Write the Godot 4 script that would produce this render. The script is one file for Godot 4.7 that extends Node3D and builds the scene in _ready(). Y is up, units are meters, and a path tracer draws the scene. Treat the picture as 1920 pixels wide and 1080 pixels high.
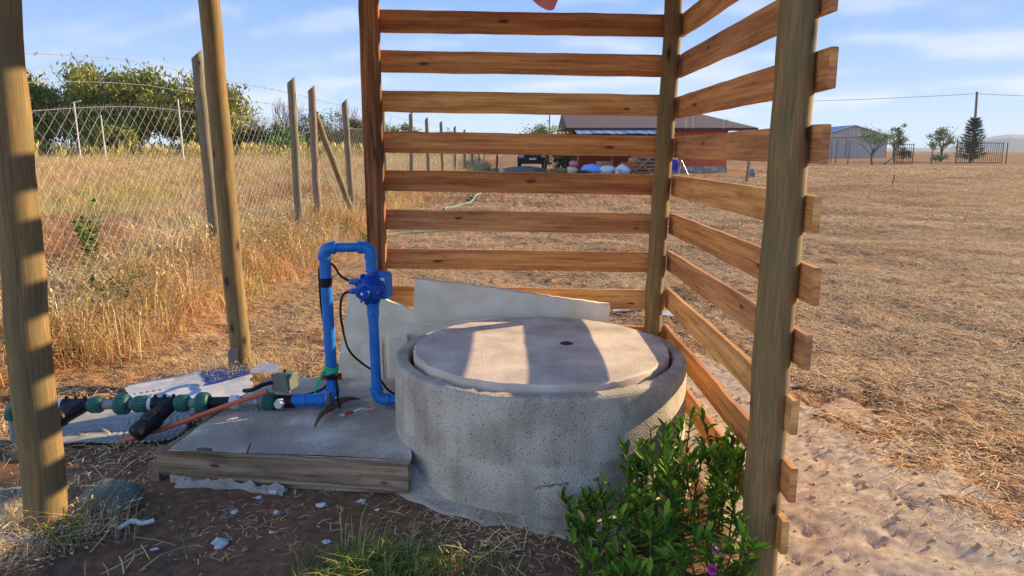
extends Node3D
# Backyard well: concrete ring with a lid, blue pressure pipework, slatted timber shelter, dry field behind a wire fence.

class G:
	var v := PackedVector3Array()
	var n := PackedVector3Array()
	var t := PackedVector2Array()
	var c := PackedColorArray()
	var i := PackedInt32Array()
	func vert(p: Vector3, nn: Vector3, uv := Vector2.ZERO, col := Color.WHITE) -> int:
		v.append(p); n.append(nn); t.append(uv); c.append(col)
		return v.size() - 1
	func tri(a: int, b: int, d: int) -> void:
		var f := (v[b] - v[a]).cross(v[d] - v[a])
		if f.dot(n[a] + n[b] + n[d]) > 0.0:
			i.append(a); i.append(d); i.append(b)
		else:
			i.append(a); i.append(b); i.append(d)
	func quad(a: Vector3, b: Vector3, d: Vector3, e: Vector3, col := Color.WHITE, uvs := []) -> void:
		var nn := (b - a).cross(e - a)
		if nn.length_squared() < 1e-16:
			nn = (d - b).cross(e - b)
		nn = nn.normalized()
		var u = uvs if uvs.size() == 4 else [Vector2(0, 0), Vector2(1, 0), Vector2(1, 1), Vector2(0, 1)]
		var k := vert(a, nn, u[0], col)
		vert(b, nn, u[1], col); vert(d, nn, u[2], col); vert(e, nn, u[3], col)
		tri(k, k + 1, k + 2); tri(k, k + 2, k + 3)
	func face(a: Vector3, b: Vector3, d: Vector3, out: Vector3, col := Color.WHITE) -> void:
		var nn := (b - a).cross(d - a).normalized()
		if nn.dot(out) < 0.0:
			nn = -nn
		var k := vert(a, nn, Vector2(a.x + a.z, a.y), col)
		vert(b, nn, Vector2(b.x + b.z, b.y), col); vert(d, nn, Vector2(d.x + d.z, d.y), col)
		tri(k, k + 1, k + 2)
	func face4(a: Vector3, b: Vector3, d: Vector3, e: Vector3, out: Vector3, col := Color.WHITE) -> void:
		face(a, b, d, out, col); face(a, d, e, out, col)
	func mesh() -> ArrayMesh:
		var a := []
		a.resize(Mesh.ARRAY_MAX)
		a[Mesh.ARRAY_VERTEX] = v; a[Mesh.ARRAY_NORMAL] = n; a[Mesh.ARRAY_TEX_UV] = t
		a[Mesh.ARRAY_COLOR] = c; a[Mesh.ARRAY_INDEX] = i
		var m := ArrayMesh.new()
		m.add_surface_from_arrays(Mesh.PRIMITIVE_TRIANGLES, a)
		return m

var rng := RandomNumberGenerator.new()
var nz := FastNoiseLite.new()
var M := {}
var used := {}

func rr(a: float, b: float) -> float:
	return rng.randf_range(a, b)

func ss(a: float, b: float, x: float) -> float:
	var q := clampf((x - a) / (b - a), 0.0, 1.0)
	return q * q * (3.0 - 2.0 * q)

func srgb(r: float, g: float, b: float) -> Color:      # 0..255 sRGB to linear, for vertex colours
	return Color(r / 255.0, g / 255.0, b / 255.0).srgb_to_linear()

func numbered(called: String) -> String:
	used[called] = used.get(called, -1) + 1
	return called if used[called] == 0 else "%s_%03d" % [called, used[called]]

func tag(o, label := "", category := "", group := "", kind := ""):
	if label: o.set_meta("label", label)
	if category: o.set_meta("category", category)
	if group: o.set_meta("group", group)
	if kind: o.set_meta("kind", kind)
	return o

func obj(called: String, g, m: Material, parent: Node = self) -> MeshInstance3D:
	var o := MeshInstance3D.new()
	o.mesh = g.mesh() if g is G else g
	o.material_override = m
	o.name = numbered(called) if parent == self else called
	parent.add_child(o, true)
	return o

func thing(called: String, label: String, category: String, at := Vector3.ZERO, group := "") -> Node3D:
	var o := Node3D.new()
	o.name = numbered(called)
	add_child(o, true)
	o.position = at
	tag(o, label, category, group)
	return o

# ---------- shapes ----------
func tube(g: G, pts: Array, rad, sides := 10, cap := true, col := Color.WHITE) -> void:
	var cnt := pts.size()
	var d0: Vector3 = (pts[1] - pts[0]).normalized()
	var up := Vector3.UP if absf(d0.y) < 0.9 else Vector3.RIGHT
	var x: Vector3 = d0.cross(up).normalized()
	var s0 := g.v.size()
	var along := 0.0
	for k in cnt:
		var d: Vector3 = (pts[mini(k + 1, cnt - 1)] - pts[maxi(k - 1, 0)]).normalized()
		x = (x - d * x.dot(d)).normalized()
		var y := d.cross(x)
		var r: float = rad[k] if rad is Array else rad
		if k > 0:
			along += (pts[k] - pts[k - 1]).length()
		for j in sides + 1:
			var a := TAU * j / sides
			var nn := x * cos(a) + y * sin(a)
			g.vert(pts[k] + nn * r, nn, Vector2(float(j) / sides, along), col)
	for k in cnt - 1:
		for j in sides:
			var a := s0 + k * (sides + 1) + j
			var b := a + sides + 1
			g.tri(a, b, b + 1); g.tri(a, b + 1, a + 1)
	if cap:
		for e in [0, cnt - 1]:
			var d: Vector3 = (pts[0] - pts[1] if e == 0 else pts[cnt - 1] - pts[cnt - 2]).normalized()
			var m := g.vert(pts[e], d, Vector2(0.5, 0.5), col)
			for j in sides:
				var a = s0 + e * (sides + 1) + j
				var p := g.vert(g.v[a], d, Vector2(0.5, 0.52), col)
				var q := g.vert(g.v[a + 1], d, Vector2(0.52, 0.5), col)
				g.tri(m, p, q)

func lathe(g: G, prof: Array, seg := 32, xf := Transform3D.IDENTITY, col := Color.WHITE) -> void:
	# prof: Vector2(radius, height) along the local y axis, every span with its own normals
	var along := 0.0
	for k in prof.size() - 1:
		var a: Vector2 = prof[k]
		var b: Vector2 = prof[k + 1]
		var e := b - a
		var nn := Vector2(e.y, -e.x).normalized()
		var s0 := g.v.size()
		for j in seg + 1:
			var th := TAU * j / seg
			var dir := Vector3(cos(th), 0, sin(th))
			var nv := (xf.basis * (dir * nn.x + Vector3.UP * nn.y)).normalized()
			g.vert(xf * (dir * a.x + Vector3.UP * a.y), nv, Vector2(float(j) / seg, along), col)
			g.vert(xf * (dir * b.x + Vector3.UP * b.y), nv, Vector2(float(j) / seg, along + e.length()), col)
		along += e.length()
		for j in seg:
			var q := s0 + j * 2
			if a.x > 1e-6: g.tri(q, q + 1, q + 2)
			if b.x > 1e-6: g.tri(q + 1, q + 3, q + 2)

func axis_y(to: Vector3, at: Vector3) -> Transform3D:
	var y := to.normalized()
	var x := y.cross(Vector3.UP if absf(y.y) < 0.95 else Vector3.RIGHT).normalized()
	return Transform3D(Basis(x, y, x.cross(y)), at)

func cbox(g: G, at: Vector3, size: Vector3, b := Basis.IDENTITY, bev := 0.003, col := Color.WHITE) -> void:
	var h := size * 0.5
	bev = minf(bev, minf(h.x, minf(h.y, h.z)) * 0.45)
	var pt := func(sx, sy, sz, f) -> Vector3:
		return at + b * Vector3(sx * (h.x - (0.0 if f == 0 else bev)), sy * (h.y - (0.0 if f == 1 else bev)), sz * (h.z - (0.0 if f == 2 else bev)))
	for s in [-1, 1]:
		g.face4(pt.call(s, -1, -1, 0), pt.call(s, 1, -1, 0), pt.call(s, 1, 1, 0), pt.call(s, -1, 1, 0), b * Vector3(s, 0, 0), col)
		g.face4(pt.call(-1, s, -1, 1), pt.call(1, s, -1, 1), pt.call(1, s, 1, 1), pt.call(-1, s, 1, 1), b * Vector3(0, s, 0), col)
		g.face4(pt.call(-1, -1, s, 2), pt.call(1, -1, s, 2), pt.call(1, 1, s, 2), pt.call(-1, 1, s, 2), b * Vector3(0, 0, s), col)
	for s in [-1, 1]:
		for u in [-1, 1]:
			g.face4(pt.call(s, u, -1, 0), pt.call(s, u, 1, 0), pt.call(s, u, 1, 1), pt.call(s, u, -1, 1), b * Vector3(s, u, 0), col)
			g.face4(pt.call(s, -1, u, 0), pt.call(s, 1, u, 0), pt.call(s, 1, u, 2), pt.call(s, -1, u, 2), b * Vector3(s, 0, u), col)
			g.face4(pt.call(-1, s, u, 1), pt.call(1, s, u, 1), pt.call(1, s, u, 2), pt.call(-1, s, u, 2), b * Vector3(0, s, u), col)
			for w in [-1, 1]:
				g.face(pt.call(s, u, w, 0), pt.call(s, u, w, 1), pt.call(s, u, w, 2), b * Vector3(s, u, w), col)

func plank(g: G, a: Vector3, b: Vector3, w: float, th: float, flat: Vector3, sd: float, rough := 0.002, segs := 14) -> void:
	# a sawn board from a to b; flat = the direction its broad face looks
	var d := (b - a)
	var ln := d.length()
	d = d.normalized()
	var f := (flat - d * flat.dot(d)).normalized()
	var u := f.cross(d).normalized()
	if u.y < 0.0: u = -u
	var bv := 0.003
	var ring := [Vector2(-w / 2 + bv, th / 2), Vector2(w / 2 - bv, th / 2), Vector2(w / 2, th / 2 - bv), Vector2(w / 2, -th / 2 + bv), Vector2(w / 2 - bv, -th / 2), Vector2(-w / 2 + bv, -th / 2), Vector2(-w / 2, -th / 2 + bv), Vector2(-w / 2, th / 2 - bv)]
	var row := []
	for k in segs + 1:
		var x := ln * k / segs
		var up := nz.get_noise_2d(x * 60.0 + sd * 37.0, 5.0 + sd) * rough * 2.0
		var lo := nz.get_noise_2d(x * 60.0 + sd * 91.0, 55.0 + sd) * rough * 2.0
		var bow := nz.get_noise_2d(x * 14.0 + sd * 13.0, 90.0 + sd) * rough * 3.0
		var r := []
		for q in ring:
			r.append(a + d * x + u * (q.x + (up if q.x > 0 else lo)) + f * (q.y + bow))
		row.append(r)
	for k in segs:
		for j in 8:
			var e := (j + 1) % 8
			var p0: Vector3 = row[k][j]
			var p1: Vector3 = row[k + 1][j]
			var p2: Vector3 = row[k + 1][e]
			var p3: Vector3 = row[k][e]
			var mid = (ring[j] + ring[e]) * 0.5
			var nn := (p1 - p0).cross(p3 - p0).normalized()
			if nn.dot(u * mid.x / w + f * mid.y / th) < 0.0: nn = -nn
			var full := maxf(1.9, ln * 1.02)
			var x0: float = ln * k / segs / full + (1.0 - ln / full) * fposmod(sd * 0.37, 1.0)
			var x1: float = ln * (k + 1) / segs / full + (1.0 - ln / full) * fposmod(sd * 0.37, 1.0)
			if int(sd * 3.0) % 2 == 0:
				x0 = 1.0 - x0
				x1 = 1.0 - x1
			var v0: float = ring[j].x / w + 0.5 + (0.3 if j in [4, 5] else 0.0)
			var v1: float = ring[e].x / w + 0.5 + (0.3 if j in [4, 5] else 0.0)
			if j == 2: v1 = 0.8
			if j == 6: v0 = 0.2
			var s := g.vert(p0, nn, Vector2(x0, v0)); g.vert(p1, nn, Vector2(x1, v0)); g.vert(p2, nn, Vector2(x1, v1)); g.vert(p3, nn, Vector2(x0, v1))
			g.tri(s, s + 1, s + 2); g.tri(s, s + 2, s + 3)
	for e in [0, segs]:
		var nn := -d if e == 0 else d
		var s := g.v.size()
		for j in 8:
			g.vert(row[e][j], nn, Vector2(0.31 + ring[j].y * 0.5, ring[j].x / w * 0.8 + 0.5))
		for j in range(1, 7):
			g.tri(s, s + j, s + j + 1)

func pole(g: G, a: Vector3, b: Vector3, r0: float, r1: float, sd: float, slant := 0.0, sides := 20) -> void:
	# a peeled round post: wavering, tapered, with an uneven outline
	var segs := maxi(6, int((b - a).length() / 0.09))
	var d := (b - a).normalized()
	var x := d.cross(Vector3.BACK).normalized()
	var y := d.cross(x)
	var s0 := g.v.size()
	for k in segs + 1:
		var q := float(k) / segs
		var ctr := a.lerp(b, q) + x * nz.get_noise_2d(q * 40.0 + sd * 77.0, sd) * 0.012 + y * nz.get_noise_2d(q * 40.0 + sd * 31.0, sd + 9.0) * 0.012
		for j in sides + 1:
			var th := TAU * (j % sides) / sides
			var nn := x * cos(th) + y * sin(th)
			var r := lerpf(r0, r1, q) * (1.0 + 0.06 * nz.get_noise_3d(cos(th) * 18.0 + sd * 50.0, sin(th) * 18.0, q * (b - a).length() * 45.0))
			var p := ctr + nn * r
			if k == segs: p += d * (cos(th - 0.6) * slant * r1)
			g.vert(p, nn, Vector2(float(j) / sides + sd * 0.31, q * (b - a).length() / 2.4 + sd * 0.17))
	for k in segs:
		for j in sides:
			var p := s0 + k * (sides + 1) + j
			var q := p + sides + 1
			g.tri(p, q, q + 1); g.tri(p, q + 1, p + 1)
	var m := g.vert(b, d, Vector2(0.3, 0.3))
	for j in sides:
		var p0 := g.v[s0 + segs * (sides + 1) + j]
		var p1 := g.v[s0 + segs * (sides + 1) + j + 1]
		var k0 := g.vert(p0, d, Vector2(0.3, 0.32))
		var k1 := g.vert(p1, d, Vector2(0.32, 0.3))
		g.tri(m, k0, k1)

func plate(g: G, outline: Array, th: float, xf: Transform3D, rough := 0.0, col := Color.WHITE) -> void:
	# a flat sheet of any outline (local x,y), th thick along local z, with a broken edge where rough > 0
	var pts := PackedVector2Array()
	for k in outline.size():
		var a: Vector2 = outline[k]
		var b: Vector2 = outline[(k + 1) % outline.size()]
		var cnt := maxi(1, int((b - a).length() / 0.03)) if rough > 0.0 else 1
		for j in cnt:
			var p := a.lerp(b, float(j) / cnt)
			if j > 0: p += Vector2(rr(-rough, rough), rr(-rough, rough))
			pts.append(p)
	var ids := Geometry2D.triangulate_polygon(pts)
	for s in [-1, 1]:
		var nn := xf.basis * Vector3(0, 0, s)
		var s0 := g.v.size()
		for p in pts:
			g.vert(xf * Vector3(p.x, p.y, s * th / 2), nn, p, col)
		for k in range(0, ids.size(), 3):
			g.tri(s0 + ids[k], s0 + ids[k + 1], s0 + ids[k + 2])
	var ctr := Vector2.ZERO
	for p in pts: ctr += p / pts.size()
	for k in pts.size():
		var a := pts[k]
		var b := pts[(k + 1) % pts.size()]
		var o2 := Vector2(b.y - a.y, a.x - b.x)
		if o2.dot((a + b) * 0.5 - ctr) < 0.0: o2 = -o2
		g.face4(xf * Vector3(a.x, a.y, -th / 2), xf * Vector3(b.x, b.y, -th / 2), xf * Vector3(b.x, b.y, th / 2), xf * Vector3(a.x, a.y, th / 2), xf.basis * Vector3(o2.x, o2.y, 0), col)

func lump(g: G, at: Vector3, size: Vector3, sd: float, rough := 0.35, col := Color.WHITE, rings := 7, sides := 11, flat_shade := false) -> void:
	# an irregular stone, sack or clod
	var rows := []
	for k in rings + 1:
		var ph := PI * k / rings
		var row := []
		for j in sides:
			var th := TAU * j / sides
			var d := Vector3(sin(ph) * cos(th), cos(ph), sin(ph) * sin(th))
			var q := 1.0 + rough * nz.get_noise_3d(d.x * 13.0 + sd * 100.0, d.y * 13.0, d.z * 13.0 + sd * 37.0)
			row.append(at + d * size * 0.5 * q)
		rows.append(row)
	if flat_shade:
		for k in rings:
			for j in sides:
				var e := (j + 1) % sides
				g.face4(rows[k][j], rows[k + 1][j], rows[k + 1][e], rows[k][e], (rows[k][j] + rows[k + 1][e]) * 0.5 - at, col)
		return
	var s0 := g.v.size()
	for k in rings + 1:
		for j in sides:
			var p: Vector3 = rows[k][j]
			g.vert(p, ((p - at) / (size * size)).normalized(), Vector2(float(j) / sides, float(k) / rings), col)
	for k in rings:
		for j in sides:
			var e := (j + 1) % sides
			var a := s0 + k * sides
			g.tri(a + j, a + sides + j, a + sides + e); g.tri(a + j, a + sides + e, a + e)

func curve(pts: Array, per := 6) -> Array:
	# a smooth path through the points
	var out := []
	for k in pts.size() - 1:
		var p0: Vector3 = pts[maxi(k - 1, 0)]
		var p3: Vector3 = pts[mini(k + 2, pts.size() - 1)]
		for j in per:
			out.append((pts[k] as Vector3).cubic_interpolate(pts[k + 1], p0, p3, float(j) / per))
	out.append(pts[-1])
	return out

# ---------- textures and materials ----------
func noise(sd: int, freq: float, oct := 4, type := FastNoiseLite.TYPE_SIMPLEX_SMOOTH) -> FastNoiseLite:
	var f := FastNoiseLite.new()
	f.seed = sd; f.frequency = freq; f.noise_type = type
	f.fractal_type = FastNoiseLite.FRACTAL_FBM; f.fractal_octaves = oct
	return f

func tex_noise(sd: int, freq: float, lo: Color, hi: Color, size := 512, oct := 5) -> NoiseTexture2D:
	var t := NoiseTexture2D.new()
	t.width = size; t.height = size; t.seamless = true
	t.noise = noise(sd, freq, oct)
	var r := Gradient.new()
	r.set_color(0, lo); r.set_color(1, hi)
	r.set_offset(0, 0.15); r.set_offset(1, 0.85)
	t.color_ramp = r
	return t

func bump(sd: int, freq: float, strength := 6.0, size := 512, oct := 5) -> NoiseTexture2D:
	var t := NoiseTexture2D.new()
	t.width = size; t.height = size; t.seamless = true; t.as_normal_map = true; t.bump_strength = strength
	t.noise = noise(sd, freq, oct)
	return t

func mat(col: Color, rough := 0.8, tex: Texture2D = null, nrm: Texture2D = null, scale := Vector3.ONE, tri := false) -> StandardMaterial3D:
	var m := StandardMaterial3D.new()
	m.albedo_color = col; m.roughness = rough
	m.metallic_specular = 0.4
	m.vertex_color_use_as_albedo = true
	if tex: m.albedo_texture = tex
	if nrm:
		m.normal_enabled = true; m.normal_texture = nrm
	m.uv1_scale = scale
	m.uv1_triplanar = tri
	m.uv1_world_triplanar = tri
	m.cull_mode = BaseMaterial3D.CULL_DISABLED
	return m

func c8(r: float, g: float, b: float) -> Color:
	return Color(r / 255.0, g / 255.0, b / 255.0)

func plank_image(sd: int, base: Color, dark: Color, knots: Array) -> ImageTexture:
	var w := 768
	var h := 96
	var im := Image.create(w, h, false, Image.FORMAT_RGB8)
	var f1 := noise(sd, 1.0, 3)
	var f2 := noise(sd + 5, 1.0, 4)
	for y in h:
		for x in w:
			var yy := float(y)
			var knot := 0.0
			for k in knots:
				var dx: float = (x - k.x) / 1.5
				var dy: float = y - k.y
				var d := sqrt(dx * dx + dy * dy)
				yy += (dy / (d + 2.0)) * 14.0 * exp(-d / 14.0)
				var r: float = k.z
				if d < r * 2.2:
					knot = maxf(knot, (1.0 - ss(r * 0.7, r * 1.2, d)) * 0.75 + 0.3 * (1.0 - ss(r, r * 2.2, d)) * (0.5 + 0.5 * sin(d * 2.4)))
			var g := f1.get_noise_2d(x * 0.0035, yy * 0.10) * 0.75
			var fine := f2.get_noise_2d(x * 0.02, yy * 0.7) * 0.4
			var band := f1.get_noise_2d(x * 0.003 + 90.0, yy * 0.022 + 40.0) * 1.3
			var stain := ss(0.15, 0.5, f1.get_noise_2d(x * 0.012 + 300.0, y * 0.03)) * 0.22
			var saw := f2.get_noise_2d(x * 0.5, y * 0.03) * 0.16
			var q := clampf(0.42 - g * 0.5 - fine * 0.35 - band * 0.5 + saw + stain, 0.0, 1.3)
			var c := base.lerp(dark, q)
			c = c.lerp(Color(0.2, 0.11, 0.06), clampf(knot * 0.8, 0.0, 0.65))
			im.set_pixel(x, y, c)
	return ImageTexture.create_from_image(im)

func pole_image(sd: int, base: Color, dark: Color, green: Color) -> ImageTexture:
	var w := 192
	var h := 768
	var im := Image.create(w, h, false, Image.FORMAT_RGB8)
	var f1 := noise(sd, 1.0, 4)
	var f2 := noise(sd + 3, 1.0, 3)
	var knots := []
	for k in 7: knots.append(Vector3(rr(0, w), rr(0, h), rr(3.0, 6.0)))
	for y in h:
		for x in w:
			var a := TAU * x / w
			var cx := cos(a) * 12.0
			var cy := sin(a) * 12.0
			var knot := 0.0
			for k in knots:
				var dx := absf(x - k.x)
				dx = minf(dx, w - dx)
				var d: float = sqrt(dx * dx + (y - k.y) * (y - k.y) * 0.5)
				if d < k.z * 3.0: knot = maxf(knot, 1.0 - ss(k.z * 0.5, k.z * 1.6, d) + 0.35 * (1.0 - ss(k.z, k.z * 3.0, d)))
			var grain := f1.get_noise_3d(cx * 1.2, cy * 1.2, y * 0.014)
			var fine := f2.get_noise_3d(cx * 4.0, cy * 4.0, y * 0.03)
			var tone := f1.get_noise_3d(cx * 0.12, cy * 0.12, y * 0.008 + 50.0)
			var crack := ss(0.42, 0.6, f2.get_noise_3d(cx * 0.9 + 40.0, cy * 0.9, y * 0.004))
			var c := base.lerp(dark, clampf(0.35 + grain * 0.6 + fine * 0.4, 0.0, 1.0)).lerp(green, clampf(0.35 + tone * 1.1, 0.0, 0.75))
			c = c.lerp(Color(0.17, 0.12, 0.08), clampf(crack * 0.5 + knot * 0.75, 0.0, 0.85))
			im.set_pixel(x, y, c)
	return ImageTexture.create_from_image(im)

func concrete_images(sd: int, w: int, h: int, base: Color, pits: int, streak: float, light: Color) -> Array:
	var im := Image.create(w, h, false, Image.FORMAT_RGB8)
	var hm := Image.create(w, h, false, Image.FORMAT_RGB8)
	var big := noise(sd, 0.006, 4).get_seamless_image(w, h)
	var fine := noise(sd + 1, 0.24, 4).get_seamless_image(w, h)
	var st := noise(sd + 2, 0.03, 4).get_seamless_image(w, 64)
	for y in h:
		for x in w:
			var b := big.get_pixel(x, y).r - 0.5
			var f := fine.get_pixel(x, y).r - 0.5
			var s := (st.get_pixel(x, int(y * 0.09) % 64).r - 0.5) * streak
			var c := base * (1.0 + b * 0.30 + f * 0.34 + s)
			c = c.lerp(light, clampf((b - 0.08) * 2.4 + f * 0.9, 0.0, 0.6))
			c.a = 1.0
			im.set_pixel(x, y, c)
			var q := clampf(0.6 + f * 0.7 + b * 0.3, 0.0, 1.0)
			hm.set_pixel(x, y, Color(q, q, q))
	for k in pits:
		var px := rng.randi() % w
		var py := rng.randi() % h
		var ln := 1 + rng.randi() % 3
		var wd := 1 + rng.randi() % 2
		var dk := rr(0.6, 0.92)
		for yy in ln:
			for xx in wd:
				var ux := (px + xx) % w
				var uy := (py + yy) % h
				im.set_pixel(ux, uy, im.get_pixel(ux, uy) * Color(dk, dk, dk, 1))
				hm.set_pixel(ux, uy, Color(0.1, 0.1, 0.1))
	hm.bump_map_to_normal_map(1.6)
	return [ImageTexture.create_from_image(im), ImageTexture.create_from_image(hm)]

func straw_image() -> Array:
	var w := 1024
	var im := Image.create(w, w, false, Image.FORMAT_RGB8)
	var hm := Image.create(w, w, false, Image.FORMAT_RGB8)
	var big := noise(71, 0.012, 5).get_seamless_image(w, w)
	var fine := noise(72, 0.12, 3).get_seamless_image(w, w)
	for y in w:
		for x in w:
			var b := big.get_pixel(x, y).r - 0.5
			var f := fine.get_pixel(x, y).r - 0.5
			var q := 0.60 + b * 0.55 + f * 0.5
			im.set_pixel(x, y, Color(q * 1.0, q * 0.83, q * 0.65))
			var e := clampf(0.3 + f * 0.4, 0, 1)
			hm.set_pixel(x, y, Color(e, e, e))
	for k in 19000:
		var px := rr(0, w)
		var py := rr(0, w)
		var bb: float = big.get_pixel(int(px), int(py)).r
		if bb < rr(0.15, 0.6): continue
		var a := rr(0, TAU)
		var ln := int(rr(4, 17))
		var q := rr(0.55, 1.0)
		var c := Color(q, q * rr(0.80, 0.90), q * rr(0.56, 0.74))
		var e := rr(0.55, 1.0)
		for j in ln:
			var ux := posmod(int(px + cos(a) * j), w)
			var uy := posmod(int(py + sin(a) * j), w)
			im.set_pixel(ux, uy, c)
			hm.set_pixel(ux, uy, Color(e, e, e))
			if ln > 14:
				im.set_pixel((ux + 1) % w, uy, c * Color(0.9, 0.9, 0.9))
				hm.set_pixel((ux + 1) % w, uy, Color(e, e, e) * 0.9)
	hm.bump_map_to_normal_map(2.5)
	return [ImageTexture.create_from_image(im), ImageTexture.create_from_image(hm)]

# ---------- the lie of the land ----------
func lie(x: float, z: float) -> float:
	return 0.3 * ss(4.0, 30.0, -z) + 0.3 * ss(-2.2, -3.4, x) * ss(-3.0, -7.0, z) - 0.07 * exp(-((x - 1.0) * (x - 1.0) + (z + 2.3) * (z + 2.3)) / 0.4)

func ground(x: float, z: float) -> float:
	var h := lie(x, z)
	var far := ss(60.0, 25.0, absf(z) + absf(x) * 0.5)
	var bumps := nz.get_noise_2d(x * 14.0, z * 14.0) * 0.04 + nz.get_noise_2d(x * 55.0 + 300.0, z * 55.0) * 0.02 + nz.get_noise_2d(x * 190.0, z * 190.0 + 700.0) * 0.007
	bumps += nz.get_noise_2d(x * 3.0, z * 3.0 + 90.0) * 0.07 * ss(5.0, 12.0, -z)
	# trampled hollows in the loose sand beside the shelter
	var sandy := sand(x, z)
	bumps *= 1.0 - 0.72 * sandy
	bumps += sandy * (nz.get_noise_2d(x * 40.0 + 50.0, z * 90.0) * 0.008 - 0.022 * ss(0.32, 0.6, nz.get_noise_2d(x * 45.0 + 900.0, z * 45.0)))
	var at_work := ss(0.25, 0.02, maxf(absf(x + 0.35) - 1.2, absf(z + 3.45) - 0.75))   # level under the slab and the ring
	return h + bumps * far * (1.0 - 0.85 * at_work)

func sand(x: float, z: float) -> float:
	var w := nz.get_noise_2d(x * 25.0, z * 25.0 + 30.0) * 0.35
	return ss(0.75, 0.95, x) * ss(2.1, 1.7, x + w - (z + 3.4) * 0.22) * ss(-5.6, -4.4, z + w)

func soil(x: float, z: float) -> float:
	# the bare earth in front of the slab and the ring
	var w := nz.get_noise_2d(x * 20.0 + 40.0, z * 20.0) * 0.6
	return ss(-3.55, -3.15, z + w * 0.5) * ss(0.95, 0.75, x)

# ---------- light ----------
const SUN_AZ := 63.0      # degrees from straight ahead towards the right
const SUN_EL := 18.5

func to_sun() -> Vector3:
	var a := deg_to_rad(SUN_AZ)
	var e := deg_to_rad(SUN_EL)
	return Vector3(sin(a) * cos(e), sin(e), -cos(a) * cos(e))

func sky_picture() -> ImageTexture:
	var w := 1024
	var h := 512
	var a := PackedFloat32Array()
	a.resize(w * h * 3)
	var f := noise(11, 1.0, 5)
	var f2 := noise(12, 1.0, 3)
	var sun := to_sun()
	for y in h:
		var el := (0.5 - (y + 0.5) / h) * PI
		for x in w:
			var az := ((x + 0.5) / w - 0.5) * TAU
			var d := Vector3(sin(az) * cos(el), sin(el), -cos(az) * cos(el))
			var up := maxf(d.y, 0.0)
			var c := Vector3(0.038, 0.158, 0.44).lerp(Vector3(0.41, 0.495, 0.56), pow(1.0 - up, 5.5))
			var s := maxf(d.dot(sun), 0.0)
			c += Vector3(0.42, 0.39, 0.33) * pow(s, 4.0) * 0.75 + Vector3(1.0, 0.9, 0.7) * pow(s, 40.0) * 1.2
			if d.y > 0.0:
				var q := Vector2(d.x, d.z) / (d.y + 0.16)
				var wx := q.x + f2.get_noise_2d(q.x * 0.5, q.y * 0.5) * 1.2
				var n1 := f.get_noise_2d(wx * 0.7 + q.y * 0.5 + 3.0, q.y * 1.7 - q.x * 0.6) * 1.1 + f.get_noise_2d(wx * 3.0 + q.y * 2.5, q.y * 6.0 - q.x * 2.0) * 0.3
				var cover := ss(-0.06, 0.6, n1 + f2.get_noise_2d(q.x * 0.25 + 8.0, q.y * 0.25) * 0.35) * ss(0.0, 0.06, d.y) * ss(0.32, 0.08, d.y)
				c = c.lerp(Vector3(0.48, 0.50, 0.51) * (1.0 + 0.35 * pow(s, 6.0)), cover * 0.62)
			else:
				c = c.lerp(Vector3(0.30, 0.24, 0.17), ss(0.0, -0.06, d.y))
			var k := (y * w + x) * 3
			a[k] = c.x; a[k + 1] = c.y; a[k + 2] = c.z
	return ImageTexture.create_from_image(Image.create_from_data(w, h, false, Image.FORMAT_RGBF, a.to_byte_array()))

func _ready() -> void:
	rng.seed = 7
	nz.seed = 3
	nz.frequency = 0.1
	nz.fractal_octaves = 3
	# camera
	var cam := Camera3D.new()
	cam.name = "camera"
	cam.position = Vector3(0, 1.45, 0)
	cam.rotation_degrees = Vector3(-10.78, 0, 0)
	cam.fov = 43.6
	cam.near = 0.05
	cam.far = 6000.0
	add_child(cam)
	cam.current = true
	# sky, sun, exposure
	var env := Environment.new()
	env.background_mode = Environment.BG_SKY
	var sm := PanoramaSkyMaterial.new()
	sm.panorama = sky_picture()
	var sk := Sky.new()
	sk.sky_material = sm
	env.sky = sk
	env.tonemap_mode = Environment.TONE_MAPPER_LINEAR
	env.tonemap_exposure = 2.05
	env.fog_enabled = true
	env.fog_density = 0.00022
	env.fog_light_color = Color(0.80, 0.86, 0.92)
	env.sdfgi_enabled = true
	env.ssao_enabled = true
	env.ssil_enabled = true
	var we := WorldEnvironment.new()
	we.name = "world_environment"
	we.environment = env
	add_child(we)
	var sun := DirectionalLight3D.new()
	sun.name = "sun"
	sun.light_energy = 1.6
	sun.light_color = Color(1.0, 0.88, 0.69)
	sun.light_angular_distance = 0.5
	sun.shadow_enabled = true
	add_child(sun)
	sun.look_at_from_position(Vector3.ZERO, -to_sun())
	materials()
	land()
	shelter()
	well()
	slab()
	pipework()
	filter_line()
	loose_things()
	daisy_bush()
	wire_fence()
	house_yard()
	right_background()
	left_background()
	litter()
	dry_growth()

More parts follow.
